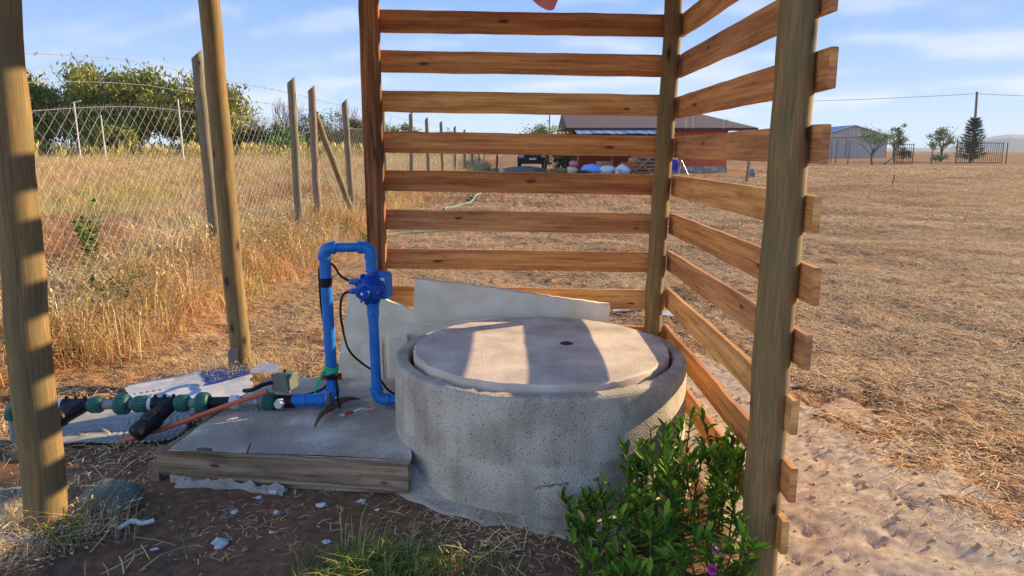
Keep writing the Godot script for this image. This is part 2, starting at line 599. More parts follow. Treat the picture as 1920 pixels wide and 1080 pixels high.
func materials() -> void:
	var kn := [[Vector3(180, 40, 7)], [Vector3(520, 60, 6), Vector3(90, 25, 4)], [Vector3(640, 30, 5)], [Vector3(330, 55, 8), Vector3(700, 70, 4)]]
	var tones := [[c8(228, 164, 98), c8(160, 100, 56)], [c8(216, 156, 98), c8(152, 102, 64)], [c8(236, 182, 112), c8(180, 120, 66)], [c8(206, 140, 82), c8(140, 86, 50)]]
	for k in 4:
		M["pine%d" % k] = mat(Color.WHITE, 0.75, plank_image(20 + k, tones[k][0], tones[k][1], kn[k]), bump(30 + k, 0.05, 2.0, 256), Vector3.ONE)
	M.board = mat(Color.WHITE, 0.85, plank_image(28, c8(178, 152, 122), c8(104, 84, 64), [Vector3(290, 50, 6), Vector3(600, 30, 4)]), null)
	M.darkpine = mat(Color.WHITE, 0.85, plank_image(29, c8(176, 116, 72), c8(74, 46, 30), [Vector3(400, 40, 5)]), null)
	M.pole = mat(Color.WHITE, 0.8, pole_image(40, c8(160, 130, 82), c8(98, 76, 48), c8(110, 100, 68)), null)
	M.fpole = mat(Color.WHITE, 0.85, pole_image(41, c8(150, 136, 110), c8(92, 80, 64), c8(108, 106, 88)), null)
	M.fpole_red = mat(Color.WHITE, 0.85, pole_image(42, c8(158, 132, 110), c8(102, 82, 68), c8(126, 112, 96)), null)
	var cr := concrete_images(50, 1024, 256, c8(182, 171, 152), 4800, 0.12, c8(202, 193, 177))
	M.ring = mat(Color.WHITE, 0.92, cr[0], cr[1], Vector3(2, 2, 1))
	var cl := concrete_images(53, 512, 512, c8(208, 192, 174), 400, 0.05, c8(220, 208, 192))
	M.lid = mat(Color.WHITE, 0.95, cl[0], cl[1], Vector3(0.9, 0.9, 0.9), true)
	var cs := concrete_images(56, 512, 512, c8(172, 157, 138), 2600, 0.05, c8(226, 217, 203))
	M.slab = mat(Color.WHITE, 0.92, cs[0], cs[1], Vector3(0.8, 0.8, 0.8), true)
	var blue := tex_noise(60, 0.02, c8(34, 106, 184), c8(44, 128, 206))
	M.blue = mat(Color.WHITE, 0.32, blue)
	M.blue_dark = mat(c8(14, 74, 168), 0.38)
	M.green = mat(Color.WHITE, 0.5, tex_noise(61, 0.03, c8(34, 88, 78), c8(52, 110, 98)))
	M.grey = mat(Color.WHITE, 0.5, tex_noise(62, 0.03, c8(128, 128, 122), c8(156, 156, 148)))
	M.black = mat(c8(26, 26, 28), 0.5)
	M.rubber = mat(c8(18, 18, 19), 0.6)
	M.white = mat(c8(214, 214, 208), 0.5)
	M.metal = mat(c8(170, 172, 174), 0.35)
	M.metal.metallic = 0.8
	M.wire = mat(c8(150, 150, 144), 0.5)
	M.wire.metallic = 0.5
	M.orange = mat(Color.WHITE, 0.6, tex_noise(63, 0.02, c8(186, 92, 62), c8(206, 112, 80)))
	M.boxgrey = mat(Color.WHITE, 0.6, tex_noise(64, 0.02, c8(96, 104, 92), c8(116, 122, 108)))
	M.rust = mat(Color.WHITE, 0.7, tex_noise(65, 0.03, c8(84, 66, 50), c8(120, 98, 74)))
	M.foam = mat(Color.WHITE, 0.9, tex_noise(66, 0.012, c8(224, 212, 182), c8(240, 235, 218)), bump(67, 0.3, 0.35, 256), Vector3(0.7, 0.7, 0.7), true)
	M.foam.normal_scale = 0.3
	M.foam_new = mat(c8(228, 230, 232), 0.9)
	M.card = mat(Color.WHITE, 0.85, tex_noise(68, 0.01, c8(188, 188, 186), c8(216, 216, 214)))
	M.stone = mat(Color.WHITE, 0.85, tex_noise(69, 0.012, c8(112, 112, 102), c8(150, 150, 138)), bump(70, 0.05, 4.0, 256), Vector3(2, 2, 2), true)
	M.plaster = mat(Color.WHITE, 0.9, tex_noise(73, 0.02, c8(196, 196, 194), c8(236, 236, 234)))
	M.lid.normal_scale = 0.45
	var st := straw_image()
	M.straw = mat(Color.WHITE, 0.95, st[0], st[1], Vector3(0.55, 0.55, 1))
	M.straw.metallic_specular = 0.15
	M.earth = mat(Color.WHITE, 0.95, tex_noise(74, 0.02, Color(0.80, 0.785, 0.77), Color(1, 1, 1), 1024, 6), bump(75, 0.2, 2.2, 1024, 4), Vector3(0.8, 0.8, 1))
	M.earth.metallic_specular = 0.15
	M.plain = mat(Color.WHITE, 0.85)
	M.leaf = mat(Color.WHITE, 0.7)
	M.leaf.metallic_specular = 0.2
	M.leaf.backlight_enabled = true
	M.leaf.backlight = Color(0.36, 0.48, 0.12)
	M.dry = mat(Color.WHITE, 0.8)
	M.dry.backlight_enabled = true
	M.dry.backlight = Color(0.36, 0.30, 0.18)
	M.tree = mat(Color.WHITE, 0.6)
	M.tree.backlight_enabled = true
	M.tree.backlight = Color(0.30, 0.32, 0.09)
	M.bark = mat(Color.WHITE, 0.9, tex_noise(76, 0.03, c8(82, 66, 52), c8(122, 104, 86)), null, Vector3(2, 2, 1))
	M.roof = mat(Color.WHITE, 0.85, tex_noise(77, 0.06, c8(86, 68, 62), c8(122, 100, 92)), null, Vector3(0.6, 0.6, 0.6), true)
	M.redwall = mat(Color.WHITE, 0.85, tex_noise(78, 0.02, c8(196, 90, 60), c8(214, 112, 78)), null, Vector3(0.5, 0.5, 0.5), true)
	M.tin = mat(Color.WHITE, 0.45, tex_noise(79, 0.03, c8(150, 156, 162), c8(196, 202, 208)))
	M.tin.metallic = 0.4
	M.cloth = mat(c8(236, 150, 148), 0.8)
	M.cloth.backlight_enabled = true
	M.cloth.backlight = Color(0.45, 0.26, 0.25)
	M.paint = mat(c8(18, 26, 46), 0.25)
	M.glass = mat(c8(30, 36, 42), 0.1)
	M.tyre = mat(c8(24, 24, 25), 0.8)

func smooth(g: G) -> void:
	# shared-vertex normals for an open, upward-facing sheet
	var acc := PackedVector3Array()
	acc.resize(g.v.size())
	for k in range(0, g.i.size(), 3):
		var nn := (g.v[g.i[k + 1]] - g.v[g.i[k]]).cross(g.v[g.i[k + 2]] - g.v[g.i[k]])
		if nn.y < 0.0: nn = -nn
		for e in 3: acc[g.i[k + e]] += nn
	for k in acc.size(): g.n[k] = acc[k].normalized() if acc[k].length_squared() > 0.0 else Vector3.UP

# ---------- the land ----------
func steps(a: float, b: float, fine: float, grow: float, end: float) -> Array:
	var out := [a]
	var s := fine
	while out[-1] < end:
		if out[-1] >= b: s *= grow
		out.append(out[-1] + s)
	return out

func land() -> void:
	var right := steps(0.0, 4.2, 0.035, 1.09, 2600.0)
	var left := steps(0.0, 4.4, 0.045, 1.09, 2600.0)
	var xs := []
	for k in range(left.size() - 1, 0, -1): xs.append(-left[k])
	xs.append_array(right)
	var zs := []
	var back := steps(1.7, 1.7, 0.2, 1.6, 60.0)       # behind the camera
	for k in range(back.size() - 1, 0, -1): zs.append(back[k] - 3.2)
	for q in steps(1.6, 7.0, 0.035, 1.055, 2600.0): zs.append(-q)
	var g0 := G.new()
	var g1 := G.new()
	var nx := xs.size()
	var pos := PackedVector3Array()
	var nor := PackedVector3Array()
	var kind := PackedFloat32Array()
	var col := PackedColorArray()
	for z in zs:
		for x in xs:
			pos.append(Vector3(x, ground(x, z), z))
			var sd := sand(x, z)
			var so := soil(x, z)
			var tone := nz.get_noise_2d(x * 6.0 + 11.0, z * 6.0) * 0.5 + nz.get_noise_2d(x * 0.9, z * 0.9 + 60.0) * 0.35
			var c := srgb(242, 227, 208)                                   # straw ground, multiplies the straw picture
			if sd > 0.5: c = srgb(202, 184, 154)
			elif so > 0.5: c = srgb(150, 114, 88).lerp(srgb(124, 92, 70), clampf(0.5 + tone, 0, 1))
			else:
				c = c.lerp(srgb(178, 146, 116), clampf(0.25 + tone * 1.6, 0, 1.0))
			col.append(c)
			kind.append(1.0 if maxf(sd, so) < 0.5 and tone < 0.30 + 1.0 * ss(5.0, 9.0, -z) else 0.0)
	for j in zs.size():
		for k in nx:
			var a := pos[j * nx + maxi(k - 1, 0)]
			var b := pos[j * nx + mini(k + 1, nx - 1)]
			var d := pos[maxi(j - 1, 0) * nx + k]
			var e := pos[mini(j + 1, zs.size() - 1) * nx + k]
			var nn := (b - a).cross(e - d)
			nor.append((nn if nn.y > 0 else -nn).normalized())
	for g in [g0, g1]:
		var remap := PackedInt32Array()
		remap.resize(pos.size())
		remap.fill(-1)
		var want := 0.0 if g == g0 else 1.0
		for j in zs.size() - 1:
			for k in nx - 1:
				var q := [j * nx + k, j * nx + k + 1, (j + 1) * nx + k + 1, (j + 1) * nx + k]
				if kind[q[0]] != want: continue
				for e in q:
					if remap[e] < 0:
						var cc := col[e]
						if want == 0.0 and kind[e] == 1.0: cc = col[q[0]]
						if want == 0.0 and maxf(sand(pos[e].x, pos[e].z), soil(pos[e].x, pos[e].z)) < 0.5: cc = srgb(196, 166, 134)
						remap[e] = g.vert(pos[e], nor[e], Vector2(pos[e].x, pos[e].z), cc)
				g.tri(remap[q[0]], remap[q[1]], remap[q[2]]); g.tri(remap[q[0]], remap[q[2]], remap[q[3]])
	var m: ArrayMesh = g0.mesh()
	var a2 := []
	a2.resize(Mesh.ARRAY_MAX)
	a2[Mesh.ARRAY_VERTEX] = g1.v; a2[Mesh.ARRAY_NORMAL] = g1.n; a2[Mesh.ARRAY_TEX_UV] = g1.t; a2[Mesh.ARRAY_COLOR] = g1.c; a2[Mesh.ARRAY_INDEX] = g1.i
	m.add_surface_from_arrays(Mesh.PRIMITIVE_TRIANGLES, a2)
	m.surface_set_material(0, M.earth)
	m.surface_set_material(1, M.straw)
	var o := MeshInstance3D.new()
	o.mesh = m
	o.name = "ground"
	add_child(o)
	tag(o, "", "", "", "structure")
	# low hills on the skyline
	var gh := G.new()
	var prev := []
	for k in 121:
		var az := deg_to_rad(-50.0 + k * 100.0 / 120.0)
		var top := 10.0 + 26.0 * maxf(0.0, nz.get_noise_1d(k * 1.1 + 20.0) + 0.15) + 26.0 * ss(30.0, 34.5, rad_to_deg(az))
		var dr := Vector3(sin(az), 0, -cos(az))
		var row := [dr * 2100.0 + Vector3.UP * -3.0, dr * 2250.0 + Vector3.UP * top * 0.7, dr * 2500.0 + Vector3.UP * top]
		if prev.size():
			for j in 2: gh.face4(prev[j], row[j], row[j + 1], prev[j + 1], -dr + Vector3.UP, srgb(128, 122, 104))
		prev = row
	tag(obj("hills", gh, M.plain), "", "", "", "structure")

# ---------- timber shelter ----------
func shelter() -> void:
	var t := thing("pump_shelter", "timber shelter of round posts and spaced sawn planks around the concrete well", "shelter")
	var posts := [
		[Vector3(-1.795, -0.1, -2.553), Vector3(-1.70, 2.76, -2.553), 0.073, 0.066, "weathered round post beside the grey stone, striped with plank shadows"],
		[Vector3(-1.785, -0.1, -4.57), Vector3(-1.826, 2.76, -4.57), 0.064, 0.060, "slim round post with dry grass at its foot behind the flattened cardboard"],
		[Vector3(0.838, -0.1, -4.25), Vector3(0.922, 2.76, -4.25), 0.052, 0.050, "round corner post where the two slatted sides meet"],
		[Vector3(0.895, -0.2, -2.40), Vector3(0.912, 2.76, -2.40), 0.066, 0.060, "thick round post rising from the flowering bush"]]
	for k in posts.size():
		var g := G.new()
		pole(g, posts[k][0], posts[k][1], posts[k][2], posts[k][3], 1.0 + k * 1.37)
		obj("post", g, M.pole, t).set_meta("label", posts[k][4])
	var gp := G.new()
	plank(gp, Vector3(-0.802, -0.05, -4.24), Vector3(-0.798, 2.76, -4.24), 0.108, 0.05, Vector3(0, 0, 1), 3.0, 0.0025, 26)
	obj("board_post", gp, M.darkpine, t).set_meta("label", "flat dark-stained board post at the end of the rear slats")
	var tops := [2.436, 2.225, 2.005, 1.783, 1.55, 1.326, 1.095, 0.86, 0.63, 0.40]
	for k in tops.size():
		var g := G.new()
		plank(g, Vector3(-0.845, tops[k] - 0.058 + 0.011, -4.292 - 0.026), Vector3(0.93, tops[k] - 0.061 - 0.014, -4.315), 0.122, 0.024, Vector3(0, 0, 1), 4.0 + k * 1.9)
		obj("plank", g, M["pine%d" % ([1, 3, 0, 2, 0, 3, 1, 0, 2, 2][k])], t)
	tops = [2.436, 2.212, 1.99, 1.758, 1.532, 1.31, 1.083, 0.857, 0.63, 0.399, 0.187]
	for k in tops.size():
		var g := G.new()
		plank(g, Vector3(0.974 if k < 8 else 0.95, tops[k] - 0.061, -2.283 + 0.02 * sin(k * 2.3)), Vector3(0.975 - 0.03 + 0.03 * (1.0 - k * 0.1), tops[k] - 0.061, -4.335), 0.122, 0.026, Vector3(-1, 0, 0), 31.0 + k * 1.7)
		var o := obj("plank", g, M["pine%d" % ([0, 2, 1, 0, 1, 2, 0, 1, 2, 0, 2][k])], t)
		if k == 8:      # a strip of bark left on one slat
			var b := G.new()
			var p0 := Vector3(0.9565, 0.565, -3.85)
			var p1 := Vector3(0.951, 0.60, -2.75)
			for j in 14:
				var q0 := p0.lerp(p1, j / 14.0)
				var q1 := p0.lerp(p1, (j + 1) / 14.0)
				var w0 := 0.028 * sin(PI * j / 14.0) + 0.003
				var w1 := 0.028 * sin(PI * (j + 1) / 14.0) + 0.003
				b.face4(q0 + Vector3(0, -w0, 0), q1 + Vector3(0, -w1, 0), q1 + Vector3(-0.005, w1 * 0.4, 0), q0 + Vector3(-0.005, w0 * 0.4, 0), Vector3(-1, 0.2, 0), srgb(62, 46, 36))
				b.face4(q0 + Vector3(-0.005, w0 * 0.4, 0), q1 + Vector3(-0.005, w1 * 0.4, 0), q1 + Vector3(0.001, w1 * 0.6, 0), q0 + Vector3(0.001, w0 * 0.6, 0), Vector3(-0.3, 1, 0), srgb(74, 56, 44))
			obj("bark_strip", b, M.plain, o)
	for z in [-2.40, -4.25, -4.57]:
		var g := G.new()
		if z == -4.57: plank(g, Vector3(-1.95, 2.71, -4.50), Vector3(-0.7, 2.71, -4.32), 0.12, 0.05, Vector3(0, 0, 1), 51.0)
		else: plank(g, Vector3(-1.95 if z > -3 else -0.9, 2.71, z + (0.09 if z > -3 else 0.05)), Vector3(1.1, 2.71, z + (0.09 if z > -3 else 0.05)), 0.12, 0.05, Vector3(0, 0, 1), 50.0 + z)
		obj("roof_beam", g, M.pine1, t)
	for k in 4:       # tin sheets overhead, out of the picture; they shade the posts
		var g := G.new()
		var x0 := -2.05 + k * 0.80
		var cnt := 24
		for j in cnt:
			var a := x0 + 0.84 * j / cnt
			var b := x0 + 0.84 * (j + 1) / cnt
			var ha := 2.79 + 0.009 * sin(a * 82.0) + k * 0.003
			var hb := 2.79 + 0.009 * sin(b * 82.0) + k * 0.003
			g.face4(Vector3(a, ha, -2.1), Vector3(b, hb, -2.1), Vector3(b, hb, -4.8), Vector3(a, ha, -4.8), Vector3.UP)
		obj("roof_sheet", g, M.tin, t)
	# the corner of a cloth hanging from the roof
	var gc := G.new()
	var rows := []
	for j in 9:
		var row := []
		for k in 11:
			var u := k / 10.0
			var w := j / 8.0
			var low := lerpf(2.30, 2.205, ss(0.0, 0.78, u)) if u < 0.78 else lerpf(2.205, 2.33, (u - 0.78) / 0.22)
			row.append(Vector3(0.03 + 0.24 * u + 0.01 * w, lerpf(2.77, low, w), -4.2 + 0.02 * sin(u * 11.0) * w))
		rows.append(row)
	for j in 8:
		for k in 10: gc.face4(rows[j][k], rows[j][k + 1], rows[j + 1][k + 1], rows[j + 1][k], Vector3.BACK)
	tag(obj("hanging_cloth", gc, M.cloth), "corner of a pink cloth hanging above the top slat", "cloth")

# ---------- the well ----------
func well() -> void:
	var ctr := Vector3(0.135, 0, -3.38)
	var t := thing("concrete_well_ring", "round grey pitted concrete well ring standing in front of the slatted sides", "well", ctr)
	var g := G.new()
	var seg := 120
	var prof := [Vector2(0.705, -0.06), Vector2(0.703, 0.06), Vector2(0.700, 0.20), Vector2(0.698, 0.34), Vector2(0.697, 0.475), Vector2(0.690, 0.492), Vector2(0.678, 0.498), Vector2(0.640, 0.499), Vector2(0.632, 0.494), Vector2(0.626, 0.40)]
	var cols := prof.size()
	for k in cols:
		for j in seg + 1:
			var a := TAU * (j % seg) / seg
			var d := Vector3(cos(a), 0, sin(a))
			var q: Vector2 = prof[k]
			var chip := nz.get_noise_2d(cos(a) * 90.0, sin(a) * 90.0 + k * 7.0)
			var edge := 1.0 if k in [5, 6, 7, 8] else 0.25
			var p := d * (q.x + chip * 0.006 * edge) + Vector3.UP * (q.y + (chip * 0.009 - absf(nz.get_noise_2d(cos(a) * 40.0 + 70.0, sin(a) * 40.0)) * 0.008) * (1.0 if edge == 1.0 else 0.0))
			var pq: Vector2 = prof[mini(k + 1, cols - 1)] - prof[maxi(k - 1, 0)]
			var n2 := Vector2(pq.y, -pq.x).normalized()
			var run := 0.0
			for e in k: run += (prof[e + 1] - prof[e]).length()
			g.vert(p, (d * n2.x + Vector3.UP * n2.y).normalized(), Vector2(float(j) / seg, run))
	for k in cols - 1:
		for j in seg:
			var p := k * (seg + 1) + j
			var q := p + seg + 1
			g.tri(p, q, q + 1); g.tri(p, q + 1, p + 1)
	obj("ring_wall", g, M.ring, t)
	var gs := G.new()      # smear of brown mortar on the wall
	for k in 26:
		var a := PI / 2 + 0.06 - 0.12 * k / 26.0 * 1.6
		var d := Vector3(cos(a), 0, sin(a))
		lump(gs, d * 0.7005 + Vector3.UP * (0.128 + 0.016 * k / 26.0 + rr(-0.006, 0.006)), Vector3(0.016, 0.008, 0.006), k * 0.3, 0.4, srgb(146, 118, 92), 4, 6)
	obj("mortar_smear", gs, M.plain, t)
	var gm := G.new()      # cement spilled round the foot, thinning out onto the soil
	var cnt := 90
	for k in cnt + 1:
		var a := lerpf(0.16 * PI, 0.93 * PI, float(k) / cnt)
		var wedge := exp(-pow((a - 0.795 * PI) / 0.16, 2.0))
		var ext := 0.09 + 0.05 * nz.get_noise_1d(a * 22.0) + 0.14 * exp(-pow((a - 0.40 * PI) / 0.35, 2.0)) + 0.06 * wedge
		for j in 9:
			var q := j / 8.0
			var r := 0.692 + ext * q
			var p := Vector3(cos(a) * r, 0, sin(a) * r)
			var rise := (0.008 + 0.085 * wedge) * pow(1.0 - q, 1.3) + 0.012 * nz.get_noise_2d(p.x * 130.0, p.z * 130.0) * (1.0 - q)
			p.y = ground(p.x + ctr.x, p.z + ctr.z) + rise + (0.006 if j < 8 else -0.012)
			gm.vert(p, Vector3.UP, Vector2(p.x, p.z))
	for k in cnt:
		for j in 8:
			var p := k * 9 + j
			gm.tri(p, p + 1, p + 10); gm.tri(p, p + 10, p + 9)
	smooth(gm)
	obj("cement_footing", gm, M.slab, t)
	# lid
	var lc := Vector3(0.138, 0.474, -3.386)
	var tl := thing("well_lid", "round sand-coloured concrete lid with a small hole lying on the well ring", "lid", lc)
	var gl := G.new()
	var lp := [Vector2(0.0, 0.050), Vector2(0.20, 0.052), Vector2(0.40, 0.051), Vector2(0.603, 0.048), Vector2(0.611, 0.042), Vector2(0.610, -0.02), Vector2(0.0, -0.02)]
	for k in lp.size() - 1:
		var s0 := gl.v.size()
		var band: Vector2 = lp[k + 1] - lp[k]
		for j in seg + 1:
			var a := TAU * (j % seg) / seg
			var d := Vector3(cos(a), 0, sin(a))
			for e in 2:
				var q: Vector2 = lp[k + e]
				var chip := nz.get_noise_2d(cos(a) * 70.0 + 200.0, sin(a) * 70.0) + 0.6 * nz.get_noise_2d(cos(a) * 240.0, sin(a) * 240.0 + 50.0)
				if k + e in [3, 4, 5]: q += Vector2(chip * 0.009, (-absf(chip) * 0.008 if k + e == 4 else 0.0))
				gl.vert(d * q.x + Vector3.UP * q.y, (d * -band.y + Vector3.UP * band.x).normalized() if k > 2 else Vector3.UP, Vector2(float(j) / seg, q.x))
		for j in seg:
			var p := s0 + j * 2
			if lp[k].x > 0.0: gl.tri(p, p + 1, p + 2)
			if lp[k + 1].x > 0.0: gl.tri(p + 1, p + 3, p + 2)
	obj("lid_disc", gl, M.lid, tl)
	var gk := G.new()       # the lifting hole: a rim and a dark floor set in the disc
	lathe(gk, [Vector2(0.0, 0.0535), Vector2(0.020, 0.0535), Vector2(0.024, 0.0555), Vector2(0.030, 0.0545), Vector2(0.033, 0.052)], 20, Transform3D(Basis.IDENTITY, Vector3(0.128, 0, -0.02)), srgb(70, 62, 56))
	obj("lifting_hole", gk, M.plain, tl)

func slab() -> void:
	var t := thing("concrete_slab", "low whitish concrete slab under the blue pipes, cast in a timber form", "slab")
	var g := G.new()
	var out := [Vector2(-1.52, -2.985), Vector2(-0.43, -2.875), Vector2(-0.50, -3.14), Vector2(-0.565, -3.38), Vector2(-0.53, -3.62), Vector2(-0.52, -3.97), Vector2(-1.405, -4.02)]
	var cx := Vector2(-1.0, -3.45)
	var nx := 44
	var nzz := 44
	for j in nzz + 1:        # a slightly uneven float finish
		for k in nx + 1:
			var v := float(j) / nzz
			var u := float(k) / nx
			var lx := lerpf(-1.52, -1.405, v)
			var rx := -0.43 if v < 0.02 else lerpf(-0.43, -0.565, ss(0.0, 0.45, v))
			var z0 := lerpf(lerpf(-2.985, -2.875, u), lerpf(-4.02, -3.97, u), v)
			var x := lerpf(lx, rx, u)
			g.vert(Vector3(x, 0.158 + nz.get_noise_2d(x * 60.0, z0 * 60.0) * 0.004 + nz.get_noise_2d(x * 12.0, z0 * 12.0) * 0.006, z0), Vector3.UP, Vector2(x, z0))
	for j in nzz:
		for k in nx:
			var p := j * (nx + 1) + k
			g.tri(p, p + 1, p + nx + 2); g.tri(p, p + nx + 2, p + nx + 1)
	smooth(g)
	for k in out.size():
		var a: Vector2 = out[k]
		var b: Vector2 = out[(k + 1) % out.size()]
		var o := (a + b) * 0.5 - cx
		g.face4(Vector3(a.x, 0.156, a.y), Vector3(b.x, 0.156, b.y), Vector3(b.x, -0.05, b.y), Vector3(a.x, -0.05, a.y), Vector3(o.x, 0, o.y))
	obj("slab_body", g, M.slab, t)
	var gf := G.new()
	plank(gf, Vector3(-1.57, 0.096, -3.012), Vector3(-0.435, 0.088, -2.852), 0.125, 0.045, Vector3(-0.1, 0, 1), 7.0, 0.003, 16)
	obj("form_board", gf, M.board, t).set_meta("label", "weathered grey form board along the front of the slab")
	var gb := G.new()
	plank(gb, Vector3(-1.545, 0.09, -3.03), Vector3(-1.418, 0.09, -4.03), 0.12, 0.022, Vector3(-1, 0, 0), 9.0, 0.003)
	obj("form_board", gb, M.board, t)
	var gk := G.new()
	plank(gk, Vector3(-1.60, -0.08, -3.03), Vector3(-1.60, 0.085, -3.035), 0.045, 0.04, Vector3(0, 0, 1), 11.0, 0.003, 4)
	obj("form_stake", gk, M.board, t)
	var gw := G.new()
	tube(gw, curve([Vector3(-1.145, 0.13, -2.932), Vector3(-1.15, 0.165, -2.945), Vector3(-1.135, 0.20, -2.95)], 4), 0.003, 6, true, srgb(120, 30, 30))
	obj("bent_nail", gw, M.plain, t)
	var gu := G.new()       # concrete that ran out under the board
	for k in 41:
		var x := lerpf(-1.48, -0.98, k / 40.0)
		var zf := -2.985 + (x + 1.57) * 0.141
		for j in 6:
			var q := j / 5.0
			var z := zf + (0.035 + 0.03 * nz.get_noise_1d(x * 35.0)) * q
			gu.vert(Vector3(x, ground(x, z) + 0.035 * (1.0 - q) * (0.6 + nz.get_noise_2d(x * 120.0, q * 20.0)) + (0.004 if j < 5 else -0.01), z), Vector3.UP, Vector2(x, z))
	for k in 40:
		for j in 5:
			var p := k * 6 + j
			gu.tri(p, p + 1, p + 7); gu.tri(p, p + 7, p + 6)
	smooth(gu)
	obj("concrete_overspill", gu, M.slab, t)

# ---------- pipes ----------
func rod(parent: Node, called: String, a: Vector3, b: Vector3, r, m: Material, sides := 20) -> MeshInstance3D:
	var g := G.new()
	tube(g, [a, b], r, sides)
	return obj(called, g, m, parent)

func socket(parent: Node, called: String, a: Vector3, b: Vector3, r: float, m: Material) -> MeshInstance3D:
	# a collar with rolled rims
	var g := G.new()
	var l := (b - a).length()
	lathe(g, [Vector2(0, 0), Vector2(r * 0.93, 0), Vector2(r * 1.06, l * 0.06), Vector2(r * 1.06, l * 0.2), Vector2(r, l * 0.28), Vector2(r, l * 0.8), Vector2(r * 0.95, l), Vector2(0, l)], 24, axis_y(b - a, a))
	return obj(called, g, m, parent)

func elbow(parent: Node, corner: Vector3, da: Vector3, db: Vector3, reach: float, r: float, m: Material) -> void:
	# a bend from corner+da to corner+db, with a rim at each mouth
	var g := G.new()
	var pts := []
	for k in 9:
		var q := k / 8.0
		pts.append((corner + da * reach).lerp(corner, q).lerp(corner.lerp(corner + db * reach, q), q))
	tube(g, pts, r, 20)
	for d in [da, db]:
		tube(g, [corner + d * (reach - 0.004), corner + d * (reach + 0.014)], r * 1.09, 20)
	obj("elbow", g, m, parent)

func nut(parent: Node, called: String, a: Vector3, b: Vector3, r: float, m: Material) -> void:
	# a compression nut with grip ribs
	var g := G.new()
	var l := (b - a).length()
	var xf := axis_y(b - a, a)
	lathe(g, [Vector2(0, 0), Vector2(r * 0.8, 0), Vector2(r * 0.96, l * 0.12), Vector2(r, l * 0.25), Vector2(r, l * 0.75), Vector2(r * 0.94, l * 0.9), Vector2(r * 0.78, l), Vector2(0, l)], 28, xf)
	for k in 18:
		var th := TAU * k / 18
		var d := Vector3(cos(th), 0, sin(th))
		cbox(g, xf * (d * r * 1.0 + Vector3.UP * l * 0.5), Vector3(r * 0.10, l * 0.55, r * 0.10), xf.basis * Basis(Vector3.UP, -th), 0.001)
	obj(called, g, m, parent)

